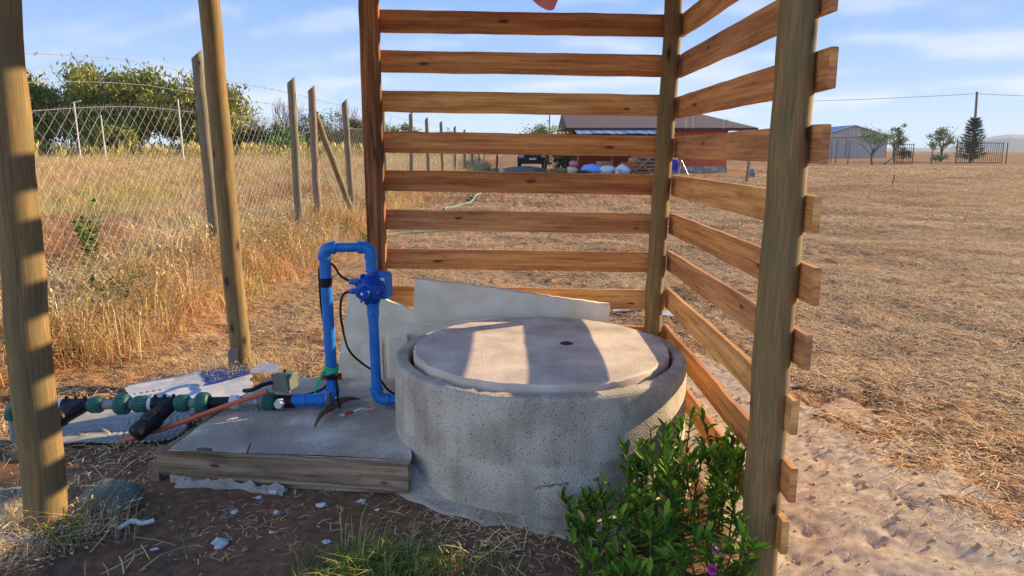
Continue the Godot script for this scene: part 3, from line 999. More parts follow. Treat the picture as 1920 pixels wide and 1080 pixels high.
func pipework() -> void:
	var t := thing("blue_pressure_pipework", "bright blue plastic pipe loop with a round pressure controller, standing on the slab", "pipes")
	var x1 := -0.917
	var z := -3.50
	var x2 := -0.692
	rod(t, "riser_pipe", Vector3(-0.912, 0.235, z), Vector3(-0.920, 0.94, z), 0.0285, M.blue, 24)
	elbow(t, Vector3(-0.921, 0.985, z), Vector3.DOWN, Vector3.RIGHT, 0.045, 0.030, M.blue)
	rod(t, "cross_pipe", Vector3(-0.876, 0.985, z), Vector3(x2 - 0.045, 0.987, z), 0.0235, M.blue)
	elbow(t, Vector3(x2, 0.987, z), Vector3.LEFT, Vector3.DOWN, 0.045, 0.030, M.blue)
	socket(t, "adaptor", Vector3(x2, 0.862, z), Vector3(x2, 0.935, z), 0.028, M.blue)
	rod(t, "threaded_nipple", Vector3(x2, 0.835, z), Vector3(x2, 0.865, z), 0.021, M.metal)
	rod(t, "threaded_nipple", Vector3(x2, 0.705, z), Vector3(x2, 0.735, z), 0.022, M.metal)
	socket(t, "adaptor", Vector3(x2, 0.712, z), Vector3(x2, 0.635, z), 0.030, M.blue)
	rod(t, "riser_pipe", Vector3(x2, 0.64, z), Vector3(x2 + 0.004, 0.27, z), 0.0255, M.blue, 24)
	elbow(t, Vector3(x2 + 0.004, 0.205, z), Vector3.UP, Vector3.RIGHT, 0.05, 0.031, M.blue)
	rod(t, "outlet_pipe", Vector3(x2 + 0.05, 0.205, z), Vector3(-0.52, 0.205, z), 0.027, M.blue)
	elbow(t, Vector3(-0.910, 0.205, z + 0.005), Vector3.UP, Vector3.LEFT, 0.05, 0.033, M.blue)
	rod(t, "feed_pipe", Vector3(-0.955, 0.205, z + 0.005), Vector3(-1.07, 0.205, z + 0.01), 0.031, M.blue, 24)
	socket(t, "coupling", Vector3(-1.04, 0.205, z + 0.009), Vector3(-1.115, 0.205, z + 0.012), 0.033, M.blue)
	rod(t, "branch_pipe", Vector3(-0.93, 0.225, z - 0.02), Vector3(-1.02, 0.195, z - 0.16), 0.024, M.blue)
	# bands of tape and a knotted strip of green plastic
	rod(t, "tape_band", Vector3(-0.9185, 0.79, z), Vector3(-0.919, 0.835, z), 0.0298, M.rubber)
	rod(t, "tape_band", Vector3(-0.9135, 0.315, z), Vector3(-0.9137, 0.345, z), 0.0298, M.rubber)
	var gr := G.new()
	for k in 4:
		var ring := []
		for j in 19:
			var th := TAU * j / 18
			ring.append(Vector3(-0.914 + cos(th) * 0.033, 0.352 + k * 0.009 + 0.006 * sin(th * 2.0 + k), z + sin(th) * 0.033))
		tube(gr, ring, 0.006, 6, false)
	for k in 5:
		var e := Vector3(-0.95 - 0.012 * k, 0.30 - 0.012 * k, z + 0.05)
		tube(gr, curve([Vector3(-0.935, 0.36, z + 0.02), Vector3(-0.955, 0.345 + rr(-0.01, 0.01), z + 0.04), e + Vector3(rr(-0.02, 0.01), 0, 0)], 4), [0.006, 0.006, 0.005, 0.006, 0.005, 0.004, 0.003, 0.003, 0.002], 5)
	obj("green_tie", gr, mat(c8(60, 186, 130), 0.5), t)
	var go := G.new()
	cbox(go, Vector3(-0.953, 0.318, z - 0.028), Vector3(0.05, 0.034, 0.004), Basis(Vector3.UP, 0.3), 0.001)
	M.red = mat(c8(206, 76, 48), 0.6)
	obj("red_tag", go, M.red, t)
	go = G.new()
	cbox(go, Vector3(-0.880, 0.322, z - 0.02), Vector3(0.03, 0.036, 0.004), Basis(Vector3.UP, -0.3), 0.001)
	obj("red_tag", go, M.red, t)
	var gn := G.new()
	cbox(gn, Vector3(-0.893, 0.225, z + 0.030), Vector3(0.018, 0.010, 0.002), Basis(Vector3.BACK, 0.3), 0.0005)
	obj("maker_sticker", gn, M.white, t)
	# pressure controller
	var ctl := Node3D.new()
	ctl.name = "pressure_controller"
	t.add_child(ctl, true)
	ctl.set_meta("label", "round dark blue pressure controller with bolted dome and two cable glands")
	var face := Vector3(-0.30, -0.12, 1.0).normalized()
	var ctr := Vector3(x2 - 0.002, 0.785, z + 0.02)
	var g := G.new()
	var xf := axis_y(face, ctr)
	lathe(g, [Vector2(0, -0.05), Vector2(0.066, -0.05), Vector2(0.072, -0.03), Vector2(0.072, 0.012), Vector2(0.066, 0.020)], 32, xf)
	obj("housing", g, M.blue_dark, ctl)
	g = G.new()
	lathe(g, [Vector2(0.066, 0.018), Vector2(0.064, 0.034), Vector2(0.056, 0.052), Vector2(0.044, 0.064), Vector2(0.034, 0.069), Vector2(0.033, 0.090), Vector2(0.029, 0.094), Vector2(0.0, 0.094)], 32, xf)
	for k in 6:
		var th := TAU * k / 6
		var d := Vector3(cos(th), 0, sin(th))
		cbox(g, xf * (d * 0.048 + Vector3.UP * 0.052), Vector3(0.032, 0.020, 0.006), xf.basis * Basis(Vector3.UP, -th), 0.001)
	obj("dome", g, M.blue_dark, ctl)
	g = G.new()
	lathe(g, [Vector2(0.0, 0.0965), Vector2(0.006, 0.0965), Vector2(0.008, 0.094)], 12, xf)
	obj("centre_screw", g, M.white, ctl)
	for k in 8:
		var th := TAU * (k + 0.4) / 8
		var gb := G.new()
		lathe(gb, [Vector2(0.010, 0.0), Vector2(0.010, 0.026), Vector2(0.007, 0.030), Vector2(0.0, 0.030)], 8, Transform3D(xf.basis, xf * Vector3(cos(th) * 0.073, -0.002, sin(th) * 0.073)))
		obj("bolt", gb, M.blue_dark, ctl)
	g = G.new()
	cbox(g, ctr + Vector3(0.045, 0.012, -0.035), Vector3(0.10, 0.135, 0.07), Basis(Vector3.UP, -0.3), 0.014)
	obj("switch_box", g, M.blue, ctl)
	g = G.new()
	cbox(g, ctr + Vector3(0.062, 0.012, 0.006), Vector3(0.034, 0.085, 0.012), Basis(Vector3.UP, 0.5), 0.003)
	obj("label_plate", g, M.white, ctl)
	for k in 2:
		var y := 0.035 if k == 0 else -0.012
		var gg := G.new()
		lathe(gg, [Vector2(0, 0), Vector2(0.017, 0), Vector2(0.017, 0.018), Vector2(0.013, 0.022), Vector2(0.015, 0.03), Vector2(0.010, 0.045), Vector2(0, 0.045)], 14, axis_y(Vector3(-1, -0.05, 0.1), ctr + Vector3(-0.062, y, 0.0)))
		obj("cable_gland", gg, M.blue, ctl)
	# cables
	var gc := G.new()
	tube(gc, curve([Vector3(-0.795, 0.772, -3.48), Vector3(-0.832, 0.752, -3.475), Vector3(-0.846, 0.69, -3.47), Vector3(-0.843, 0.60, -3.475), Vector3(-0.818, 0.47, -3.49), Vector3(-0.76, 0.39, -3.52), Vector3(-0.70, 0.325, -3.56), Vector3(-0.65, 0.235, -3.58), Vector3(-0.59, 0.20, -3.57), Vector3(-0.545, 0.195, -3.56)]), 0.0058, 8)
	tag(obj("black_cable", gc, M.rubber), "black cable hanging from the lower gland of the controller to the ring", "cable", "black cables of the controller")
	gc = G.new()
	tube(gc, curve([Vector3(-0.795, 0.822, -3.48), Vector3(-0.84, 0.85, -3.475), Vector3(-0.885, 0.892, -3.53), Vector3(-0.925, 0.905, -3.545), Vector3(-0.952, 0.885, -3.52), Vector3(-0.950, 0.81, -3.497), Vector3(-0.949, 0.70, -3.50), Vector3(-0.944, 0.60, -3.515), Vector3(-0.94, 0.50, -3.54), Vector3(-0.935, 0.36, -3.54), Vector3(-0.95, 0.27, -3.56), Vector3(-1.02, 0.215, -3.60), Vector3(-1.12, 0.185, -3.60), Vector3(-1.2, 0.175, -3.56)]), 0.0058, 8)
	tag(obj("black_cable", gc, M.rubber), "black cable taped down the tall blue riser pipe", "cable", "black cables of the controller")
	gc = G.new()
	tube(gc, curve([Vector3(-0.895, 0.345, -3.475), Vector3(-0.882, 0.30, -3.472), Vector3(-0.880, 0.22, -3.47), Vector3(-0.868, 0.172, -3.46)]), 0.006, 6)
	tag(obj("rubber_strap", gc, M.rubber), "dark rubber strap hanging down the foot of the tall riser", "strap")

func filter_line() -> void:
	var t := thing("filter_line", "grey pipe with green unions and two black filters running past the striped post", "pipes")
	var P := func(x: float) -> Vector3: return Vector3(x, 0.200 - (x + 1.1) * -0.004, -3.49 - (x + 1.1) * 0.045)
	rod(t, "grey_pipe", P.call(-2.44), P.call(-1.10), 0.0245, M.grey, 18)
	# left end turns down into the ground
	var ge := G.new()
	tube(ge, curve([P.call(-2.42), P.call(-2.47) + Vector3(-0.01, -0.006, 0), P.call(-2.50) + Vector3(0, -0.06, 0)], 6), 0.042, 18)
	obj("green_elbow", ge, M.green, t)
	rod(t, "down_pipe", P.call(-2.50) + Vector3(0, -0.05, 0), P.call(-2.50) + Vector3(0, -0.30, 0), 0.026, M.grey, 16)
	for q in [[-2.345, -2.27, 0.042], [-2.125, -2.055, 0.040], [-1.995, -1.925, 0.050], [-1.905, -1.825, 0.041], [-1.70, -1.63, 0.042], [-1.595, -1.530, 0.052], [-1.265, -1.20, 0.044]]:
		nut(t, "green_union", P.call(q[0]), P.call(q[1]), q[2], M.green)
	for q in [[-2.272, -2.25], [-1.828, -1.808], [-1.425, -1.39]]:
		rod(t, "white_collar", P.call(q[0]), P.call(q[1]), 0.036, M.white, 18)
	for x in [-2.19, -1.755]:
		var f := Node3D.new()
		f.name = "y_filter"
		t.add_child(f, true)
		f.set_meta("label", "black plastic filter with a slanting cartridge body")
		socket(f, "filter_inlet", P.call(x - 0.065), P.call(x + 0.065), 0.034, M.black)
		var a: Vector3 = P.call(x + 0.035)
		var d := Vector3(-0.62, -0.30, 0.55).normalized() if x < -2.0 else Vector3(-0.50, -0.46, 0.72).normalized()
		var g := G.new()
		lathe(g, [Vector2(0, 0), Vector2(0.038, 0), Vector2(0.042, 0.08), Vector2(0.044, 0.09), Vector2(0.050, 0.10), Vector2(0.050, 0.14), Vector2(0.045, 0.15), Vector2(0.044, 0.21), Vector2(0.036, 0.225), Vector2(0, 0.228)], 26, axis_y(d, a))
		obj("cartridge", g, M.black, f)
		for s in 3:
			var gg := G.new()
			lathe(gg, [Vector2(0, 0), Vector2(0.009, 0), Vector2(0.009, 0.02), Vector2(0, 0.022)], 10, axis_y(Vector3.UP, P.call(x - 0.04 + 0.045 * s) + Vector3(0, 0.028, 0)))
			obj("gauge_port", gg, M.black, f)
	rod(t, "printed_sleeve", P.call(-1.53), P.call(-1.415), 0.029, M.black, 18)
	rod(t, "tape_patch", P.call(-1.412), P.call(-1.375), 0.031, mat(c8(170, 200, 224), 0.5), 18)
	var gh := G.new()
	tube(gh, [P.call(-1.30), P.call(-1.287)], 0.029, 16)
	cbox(gh, P.call(-1.293) + Vector3(0, -0.034, 0.01), Vector3(0.016, 0.03, 0.014), Basis.IDENTITY, 0.002)
	obj("hose_clamp", gh, M.metal, t)
	socket(t, "valve_body", P.call(-1.20), P.call(-1.10), 0.034, M.black)
	var gv := G.new()
	lathe(gv, [Vector2(0.0, 0.062), Vector2(0.020, 0.062), Vector2(0.024, 0.056), Vector2(0.026, 0.03), Vector2(0.026, 0.0)], 6, axis_y(Vector3(-0.1, 0.05, 1), P.call(-1.165)))
	obj("white_plug", gv, M.white, t)
	# solenoid box on its stem
	rod(t, "stem", Vector3(-1.135, 0.215, -3.49), Vector3(-1.135, 0.262, -3.49), 0.012, M.grey, 12)
	var bx := Node3D.new()
	bx.name = "control_box"
	t.add_child(bx, true)
	bx.set_meta("label", "small grey-green plastic control box standing over the pipe")
	var gb := G.new()
	var yb := Basis(Vector3.UP, -0.35)
	cbox(gb, Vector3(-1.145, 0.306, -3.50), Vector3(0.088, 0.084, 0.092), yb, 0.006)
	obj("box_body", gb, M.boxgrey, bx)
	gb = G.new()
	cbox(gb, Vector3(-1.145, 0.306, -3.50) + yb * Vector3(-0.004, 0, 0.0475), Vector3(0.094, 0.090, 0.008), yb, 0.003)
	obj("box_cover", gb, M.boxgrey, bx)
	gb = G.new()
	tube(gb, [Vector3(-1.15, 0.348, -3.50), Vector3(-1.15, 0.362, -3.50)], 0.006, 8)
	obj("top_screw", gb, M.black, bx)
	var gc := G.new()
	tube(gc, curve([Vector3(-1.19, 0.305, -3.48), Vector3(-1.24, 0.300, -3.46), Vector3(-1.30, 0.275, -3.45), Vector3(-1.37, 0.245, -3.52)]), 0.011, 8)
	tag(obj("black_hose", gc, M.rubber), "short thick black hose between the grey-green box and the pipe", "hose")
	var go := G.new()
	tube(go, curve([Vector3(-1.985, 0.018, -3.375), Vector3(-1.72, 0.098, -3.385), Vector3(-1.47, 0.192, -3.385), Vector3(-1.20, 0.290, -3.375)], 4), 0.0125, 12)
	tag(obj("orange_conduit", go, M.orange), "thin orange conduit leaning slantwise across the slab edge", "conduit")

# ---------- loose things ----------
func sheet(called: String, label: String, outline: Array, z: float, lean: float, th: float, group: String) -> void:
	var g := G.new()
	plate(g, outline, th, Transform3D(Basis(Vector3.RIGHT, -lean), Vector3(0, 0, z)), 0.0028)
	tag(obj(called, g, M.foam), label, "foam sheet", group)

func loose_things() -> void:
	var grp := "foam sheets leaning behind the well"
	sheet("foam_sheet", "broad cream foam sheet leaning on the board post behind the blue pipes", [Vector2(-0.965, 0.63), Vector2(-0.80, 0.60), Vector2(-0.66, 0.55), Vector2(-0.50, 0.46), Vector2(-0.50, 0.0), Vector2(-1.075, 0.0), Vector2(-1.06, 0.12)], -4.20, 0.02, 0.05, grp)
	sheet("foam_sheet", "long tapering cream foam sheet standing on edge behind the lid", [Vector2(-0.565, 0.715), Vector2(-0.30, 0.69), Vector2(0.0, 0.645), Vector2(0.30, 0.60), Vector2(0.575, 0.565), Vector2(0.56, 0.40), Vector2(0.54, 0.02), Vector2(-0.55, 0.02), Vector2(-0.58, 0.46)], -4.13, 0.03, 0.065, grp)
	sheet("foam_sheet", "low cream foam sheet tucked between the ring and the other sheets", [Vector2(-0.735, 0.452), Vector2(-0.04, 0.497), Vector2(-0.04, 0.02), Vector2(-0.725, 0.02)], -4.055, 0.012, 0.05, grp)
	sheet("foam_sheet", "small square foam offcut against the broad foam sheet", [Vector2(-0.875, 0.365), Vector2(-0.755, 0.372), Vector2(-0.752, 0.0), Vector2(-0.86, 0.0)], -4.05, 0.01, 0.05, grp)
	sheet("foam_sheet", "narrow broken foam block standing between the short riser and the ring", [Vector2(-0.70, 0.40), Vector2(-0.60, 0.415), Vector2(-0.595, 0.02), Vector2(-0.71, 0.02)], -4.0, 0.01, 0.05, grp)
	# flattened boxes on the ground
	var cards := [
		["grey_sheet", "ribbed grey-white packing sheet lying under the black filters", Vector3(-2.02, 0.065, -3.55), 0.62, 0.40, 0.12, 0, "packing sheet"],
		["printed_carton", "flattened white carton printed with blue, lying by the slim post", Vector3(-1.93, 0.07, -4.12), 0.70, 0.56, 0.42, 1, "carton"]]
	for q in cards:
		var g := G.new()
		var nx := 150
		var ny := 100
		var b := Basis(Vector3.UP, q[5])
		for j in ny + 1:
			for k in nx + 1:
				var u := float(k) / nx
				var w := float(j) / ny
				var wob := nz.get_noise_2d(u * 9.0 + q[6] * 50.0, 3.0) * 0.05
				var p: Vector3 = q[2] + b * Vector3((u - 0.5) * q[3] + nz.get_noise_2d(w * 40.0, q[6] * 9.0) * 0.03, 0, (w - 0.5) * q[4] + wob)
				p.y = lie(p.x, p.z) + 0.032 + 0.012 * absf(nz.get_noise_2d(u * 9.0, w * 6.0 + q[6] * 30.0)) + (0.004 * sin(u * 130.0) * ss(0.35, 0.7, u) if q[6] == 0 else 0.0) + (0.05 * (1.0 - w) * u if q[6] == 1 else 0.03 * ss(0.6, 0.0, w))
				var c := srgb(236, 236, 234) if q[6] == 1 else srgb(206, 202, 194)
				if q[6] == 1:
					if u > 0.60 and w < 0.50 - (u - 0.60) * 0.4: c = srgb(34, 84, 164)
					elif u > 0.58 and w < 0.35: c = srgb(150, 182, 214)
					elif absf(Vector2((u - 0.42) * 1.3, w - 0.55).length() - 0.17) < 0.05: c = srgb(96, 146, 200)
					elif u < 0.30 and absf(w - 0.5) < 0.18 and sin(u * 130.0) > 0.0 and sin(w * 40.0) > -0.2: c = srgb(110, 134, 176)
				g.vert(p, Vector3.UP, Vector2(u, w), c)
		for j in ny:
			for k in nx:
				if (j + k * 3) % 97 == 0 and (j < 2 or k < 2): continue
				var p := j * (nx + 1) + k
				g.tri(p, p + 1, p + nx + 2); g.tri(p, p + nx + 2, p + nx + 1)
		smooth(g)
		tag(obj(q[0], g, M.card), q[1], q[7])
	var gs := G.new()
	plate(gs, [Vector2(-0.09, -0.05), Vector2(0.10, -0.03), Vector2(0.07, 0.06), Vector2(-0.06, 0.08)], 0.004, Transform3D(Basis(Vector3.RIGHT, -1.2), Vector3(-1.58, 0.08, -4.42)), 0.006, srgb(176, 180, 186))
	plate(gs, [Vector2(-0.05, -0.02), Vector2(0.03, -0.02), Vector2(0.02, 0.14), Vector2(-0.03, 0.13)], 0.006, Transform3D(Basis(Vector3.UP, 0.4) * Basis(Vector3.RIGHT, -0.3), Vector3(-1.78, 0.07, -4.46)), 0.008, srgb(120, 116, 110))
	tag(obj("torn_scrap", gs, M.plain), "torn grey scrap standing at the far corner of the printed carton", "scrap")
	# pick head
	var gp := G.new()
	var c0 := Vector3(-0.915, 0.185, -3.435)
	for q in [[Vector3(-0.932, 0.170, -3.215), 0.021], [Vector3(-0.80, 0.172, -3.60), 0.022], [Vector3(-0.914, 0.262, -3.448), 0.017]]:
		var e: Vector3 = q[0]
		var pts := []
		var rad := []
		for k in 7:
			var f := k / 6.0
			pts.append(c0.lerp(e, f) + Vector3.UP * 0.02 * sin(f * PI))
			rad.append(lerpf(q[1], 0.004, pow(f, 1.3)))
		tube(gp, pts, rad, 6)
	tag(obj("rusty_pick_head", gp, M.rust), "rusty pick head lying against the foot of the tall blue riser", "pick head")
	# toothbrush
	var tb := thing("toothbrush", "white and red toothbrush lying on the slab", "toothbrush")
	var a := Vector3(-0.844, 0.171, -3.359)
	var b2 := Vector3(-0.691, 0.174, -3.470)
	var gt := G.new()
	tube(gt, curve([a, a.lerp(b2, 0.3) + Vector3(0, 0.004, 0), a.lerp(b2, 0.6) + Vector3(0, 0.012, 0), a.lerp(b2, 0.75), b2], 5), 0.0055, 8)
	obj("handle", gt, M.white, tb)
	gt = G.new()
	tube(gt, [a.lerp(b2, 0.12) + Vector3(0, 0.002, 0), a.lerp(b2, 0.36) + Vector3(0, 0.004, 0)], 0.0068, 8)
	obj("grip", gt, mat(c8(190, 34, 36), 0.5), tb)
	gt = G.new()
	for k in 9:
		var p := a.lerp(b2, 0.80 + 0.022 * k)
		cbox(gt, p + Vector3(0, 0.010, 0), Vector3(0.008, 0.013, 0.010), Basis(Vector3.UP, 0.6), 0.001, srgb(226, 226, 222) if k % 3 == 1 else srgb(210, 84, 50))
	obj("bristles", gt, M.plain, tb)
	# stones
	for q in [["stone", "smooth grey-green stone beside the striped post", Vector3(-1.665, 0.035, -2.775), Vector3(0.25, 0.13, 0.20), Color(0.62, 0.68, 0.62)], ["stone", "flat reddish-brown stone left of the striped post", Vector3(-2.10, 0.01, -2.70), Vector3(0.36, 0.12, 0.34), Color(1.05, 0.82, 0.66)]]:
		var g := G.new()
		lump(g, q[2], q[3], q[2].x * 3.0, 0.35, q[4], 12, 20)
		tag(obj(q[0], g, M.stone), q[1], "stone")
	# plaster rubble and scraps
	var bits := [[-1.098, -2.476, 0.075], [-0.712, -2.934, 0.05], [-0.631, -2.80, 0.04], [-0.985, -2.90, 0.035], [-0.696, -2.458, 0.035], [-0.79, -2.76, 0.042], [-1.07, -2.83, 0.03], [-1.02, -2.87, 0.05], [-0.955, -2.70, 0.04], [-0.93, -2.56, 0.025], [-0.55, -2.73, 0.025], [-0.79, -3.76, 0.03], [-1.13, -2.71, 0.04], [-0.33, -2.42, 0.022], [0.02, -2.40, 0.018], [-1.33, -2.45, 0.03]]
	for k in bits.size():
		var q = bits[k]
		var g := G.new()
		var y: float = 0.168 if q[1] < -3.2 else ground(q[0], q[1]) + q[2] * 0.18
		lump(g, Vector3(q[0], y, q[1]), Vector3(q[2] * 0.9, q[2] * 0.4, q[2] * 0.65), k * 1.7, 1.1, Color(0.8, 0.8, 0.8), 4, 6, true)
		tag(obj("plaster_chip", g, M.plaster), "small chip of white plaster on the slab near the riser" if q[1] < -3.2 else "chip of white plaster lying on the bare soil before the form board", "rubble", "plaster chips around the slab")
	var gw := G.new()
	tube(gw, curve([Vector3(-1.525, 0.012, -2.57), Vector3(-1.49, 0.022, -2.61), Vector3(-1.45, 0.018, -2.595), Vector3(-1.41, 0.020, -2.615)], 4), 0.009, 6)
	tube(gw, curve([Vector3(-1.51, 0.012, -2.63), Vector3(-1.48, 0.02, -2.60)], 3), 0.008, 6)
	tag(obj("plastic_scrap", gw, M.white), "twisted white plastic scrap on the bare soil", "scrap")
	for q in [[Vector3(1.05, 0.0, -6.35), 0.3, 0.34], [Vector3(1.37, 0.0, -6.2), -0.5, 0.26]]:
		var g := G.new()
		plate(g, [Vector2(-q[2] / 2, -0.06), Vector2(q[2] / 2, -0.05), Vector2(q[2] / 2 - 0.02, 0.07), Vector2(-q[2] / 2 + 0.03, 0.05)], 0.012, Transform3D(Basis(Vector3.UP, q[1]) * Basis(Vector3.RIGHT, -PI / 2 + 0.1), q[0] + Vector3.UP * (ground(q[0].x, q[0].z) + 0.02)), 0.004, srgb(190, 192, 186))
		tag(obj("board_offcut", g, M.plain), "pale flat offcut lying on the straw behind the corner post", "offcut", "pale offcuts behind the corner post")
	for q in [[-2.814, -5.347, 0.09, 1.0], [-2.75, -6.0, 0.08, 0.3], [-2.95, -5.45, 0.05, 2.0]]:
		var g := G.new()
		cbox(g, Vector3(q[0], ground(q[0], q[1]) + 0.02, q[1]), Vector3(q[2], 0.04, q[2] * 0.6), Basis(Vector3(0.2, 1, 0.3).normalized(), q[3]), 0.008, srgb(206, 104, 68))
		tag(obj("brick_fragment", g, M.plain), "broken piece of orange brick lying among the trampled straw", "brick", "brick fragments on the straw path")
	var gq := G.new()      # crumpled film at the foot of the striped post
	for k in 5: lump(gq, Vector3(-1.905 + 0.03 * k, ground(-1.85, -2.48) + 0.02, -2.475 + 0.012 * sin(k * 2.0)), Vector3(0.07, 0.035, 0.05), k * 2.2, 1.2, srgb(70, 96, 150) if k % 2 == 0 else srgb(186, 196, 210), 5, 7, true)
	tag(obj("plastic_film", gq, M.plain), "crumpled blue and white plastic film at the foot of the striped post", "plastic film")
	# garden hose
	var gh := G.new()
	var pts := []
	for q in [[-2.9, -11.6], [-2.3, -11.9], [-1.95, -12.3], [-1.2, -12.7], [-0.7, -13.4], [-1.1, -14.6], [-1.5, -16.2], [-1.35, -17.2], [-1.05, -18.4], [-1.0, -20.0], [-0.85, -22.0], [-1.0, -23.0]]:
		pts.append(Vector3(q[0], ground(q[0], q[1]) + 0.025, q[1]))
	tube(gh, curve(pts, 8), 0.02, 8, true, srgb(112, 158, 128))
	tag(obj("garden_hose", gh, M.plain), "pale green garden hose winding over the straw beyond the rear slats", "hose")

# ---------- flowering bush ----------
func leaf_mesh(l: float, w: float, fold: float, bend: float, col: Color) -> ArrayMesh:
	var g := G.new()
	var prof := [0.12, 0.5, 0.85, 1.0, 0.72, 0.0]
	var rows := []
	for k in 6:
		var q := k / 5.0
		var y := -bend * q * q * l
		var hw: float = prof[k] * w * 0.5
		rows.append([Vector3(-hw, y + hw * fold, -q * l), Vector3(0, y, -q * l), Vector3(hw, y + hw * fold, -q * l)])
	for k in 5:
		for s in 2:
			g.face4(rows[k][s], rows[k][s + 1], rows[k + 1][s + 1], rows[k + 1][s], Vector3.UP, col)
	return g.mesh()

func daisy_bush() -> void:
	var t := thing("daisy_bush", "leafy green bush with purple daisies growing between the well ring and the thick post", "bush")
	var kinds := []
	for k in 6:
		kinds.append(leaf_mesh(rr(0.05, 0.07), rr(0.017, 0.023), rr(0.2, 0.6), rr(-0.1, 0.35), [srgb(98, 130, 42), srgb(82, 114, 38), srgb(118, 148, 48), srgb(90, 122, 42), srgb(128, 156, 52), srgb(74, 102, 34)][k]))
	kinds.append(leaf_mesh(0.05, 0.016, 0.8, 0.5, srgb(176, 148, 84)))
	var leaves := []
	var gs := G.new()
	var tips := []
	for k in 150:
		var x := rr(0.24, 0.93)
		var z := rr(-2.92, -2.12)
		if Vector2(x - 0.135, z + 3.38).length() < 0.735: continue
		if Vector2(x - 0.897, z + 2.40).length() < 0.12: continue
		if x > 0.80 and z > -2.45: continue
		var h := (0.14 + 0.215 * ss(0.24, 0.62, x) * ss(-2.0, -2.62, z)) * rr(0.75, 1.15)
		if x < 0.42: h *= 0.75
		var base := Vector3(x, ground(x, z), z)
		var lean := Vector3(rr(-0.10, 0.07), 0, rr(-0.06, 0.08))
		var path := curve([base, base + lean * 0.4 + Vector3.UP * h * 0.5, base + lean + Vector3.UP * h], 4)
		tube(gs, path, [0.0042, 0.004, 0.0038, 0.0036, 0.0034, 0.0032, 0.003, 0.0026, 0.002], 5, true, srgb(96, 104, 58))
		tips.append(path[-1])
		var cnt := int(9 + h * 38.0)
		for j in cnt:
			var q := pow(rng.randf(), 0.6)
			var p := path[0] as Vector3
			p = p.lerp(path[4], q * 2.0) if q < 0.5 else (path[4] as Vector3).lerp(path[8], q * 2.0 - 1.0)
			var yaw := j * 2.4 + rr(-0.5, 0.5)
			var pitch := lerpf(0.15, 1.05, q) + rr(-0.3, 0.3)
			var b := Basis(Vector3.UP, yaw) * Basis(Vector3.RIGHT, pitch) * Basis(Vector3.BACK, rr(-0.4, 0.4))
			leaves.append([Transform3D(b.scaled(Vector3.ONE * (rr(0.45, 1.25))), p), rng.randi() % 6 if rng.randf() > 0.03 else 6])
	obj("stems", gs, M.leaf, t)
	leaves.sort_custom(func(a, b): return a[0].origin.z - a[0].origin.x * 0.05 + a[0].origin.y * 1.2 > b[0].origin.z - b[0].origin.x * 0.05 + b[0].origin.y * 1.2)
	var rest := SurfaceTool.new()
	rest.begin(Mesh.PRIMITIVE_TRIANGLES)
	for k in leaves.size():
		if k < 300:
			var o := obj("leaf", kinds[leaves[k][1]], M.leaf, t)
			o.transform = leaves[k][0]
		else:
			rest.append_from(kinds[leaves[k][1]], 0, leaves[k][0])
	tag(obj("foliage", rest.commit(), M.leaf, t), "", "", "", "stuff")
	for q in [Vector3(0.683, 0.143, -2.2), Vector3(0.672, 0.068, -2.2)]:
		var f := Node3D.new()
		f.name = "flower"
		t.add_child(f, true)
		f.position = q
		f.rotation = Vector3(0.9, 0.2, 0)
		f.scale = Vector3.ONE * 0.82
		f.set_meta("label", "purple daisy flower")
		for k in 15:
			var g := G.new()
			var th := TAU * k / 15
			var d := Vector3(cos(th), 0.15, sin(th))
			var s := Vector3(-sin(th), 0, cos(th)) * 0.0042
			g.face4(d * 0.005 - s * 0.4, d * 0.005 + s * 0.4, d * 0.018 + s, d * 0.018 - s, Vector3.UP, srgb(206, 54, 150))
			g.face(d * 0.018 - s, d * 0.018 + s, d * 0.025, Vector3.UP, srgb(220, 96, 172))
			obj("petal", g, M.leaf, f)
		var gd := G.new()
		lump(gd, Vector3(0, 0.002, 0), Vector3(0.014, 0.008, 0.014), 1.0, 0.2, srgb(92, 40, 96))
		obj("disc", gd, M.plain, f)
		var gt := G.new()
		tube(gt, [Vector3.ZERO, Vector3(0, -0.09, -0.03)], 0.002, 5, true, srgb(96, 120, 60))
		obj("stalk", gt, M.leaf, f)

# ---------- wire fence ----------
func fence_x(z: float) -> float:
	return -3.16 + 0.0318 * (-z - 7.5)

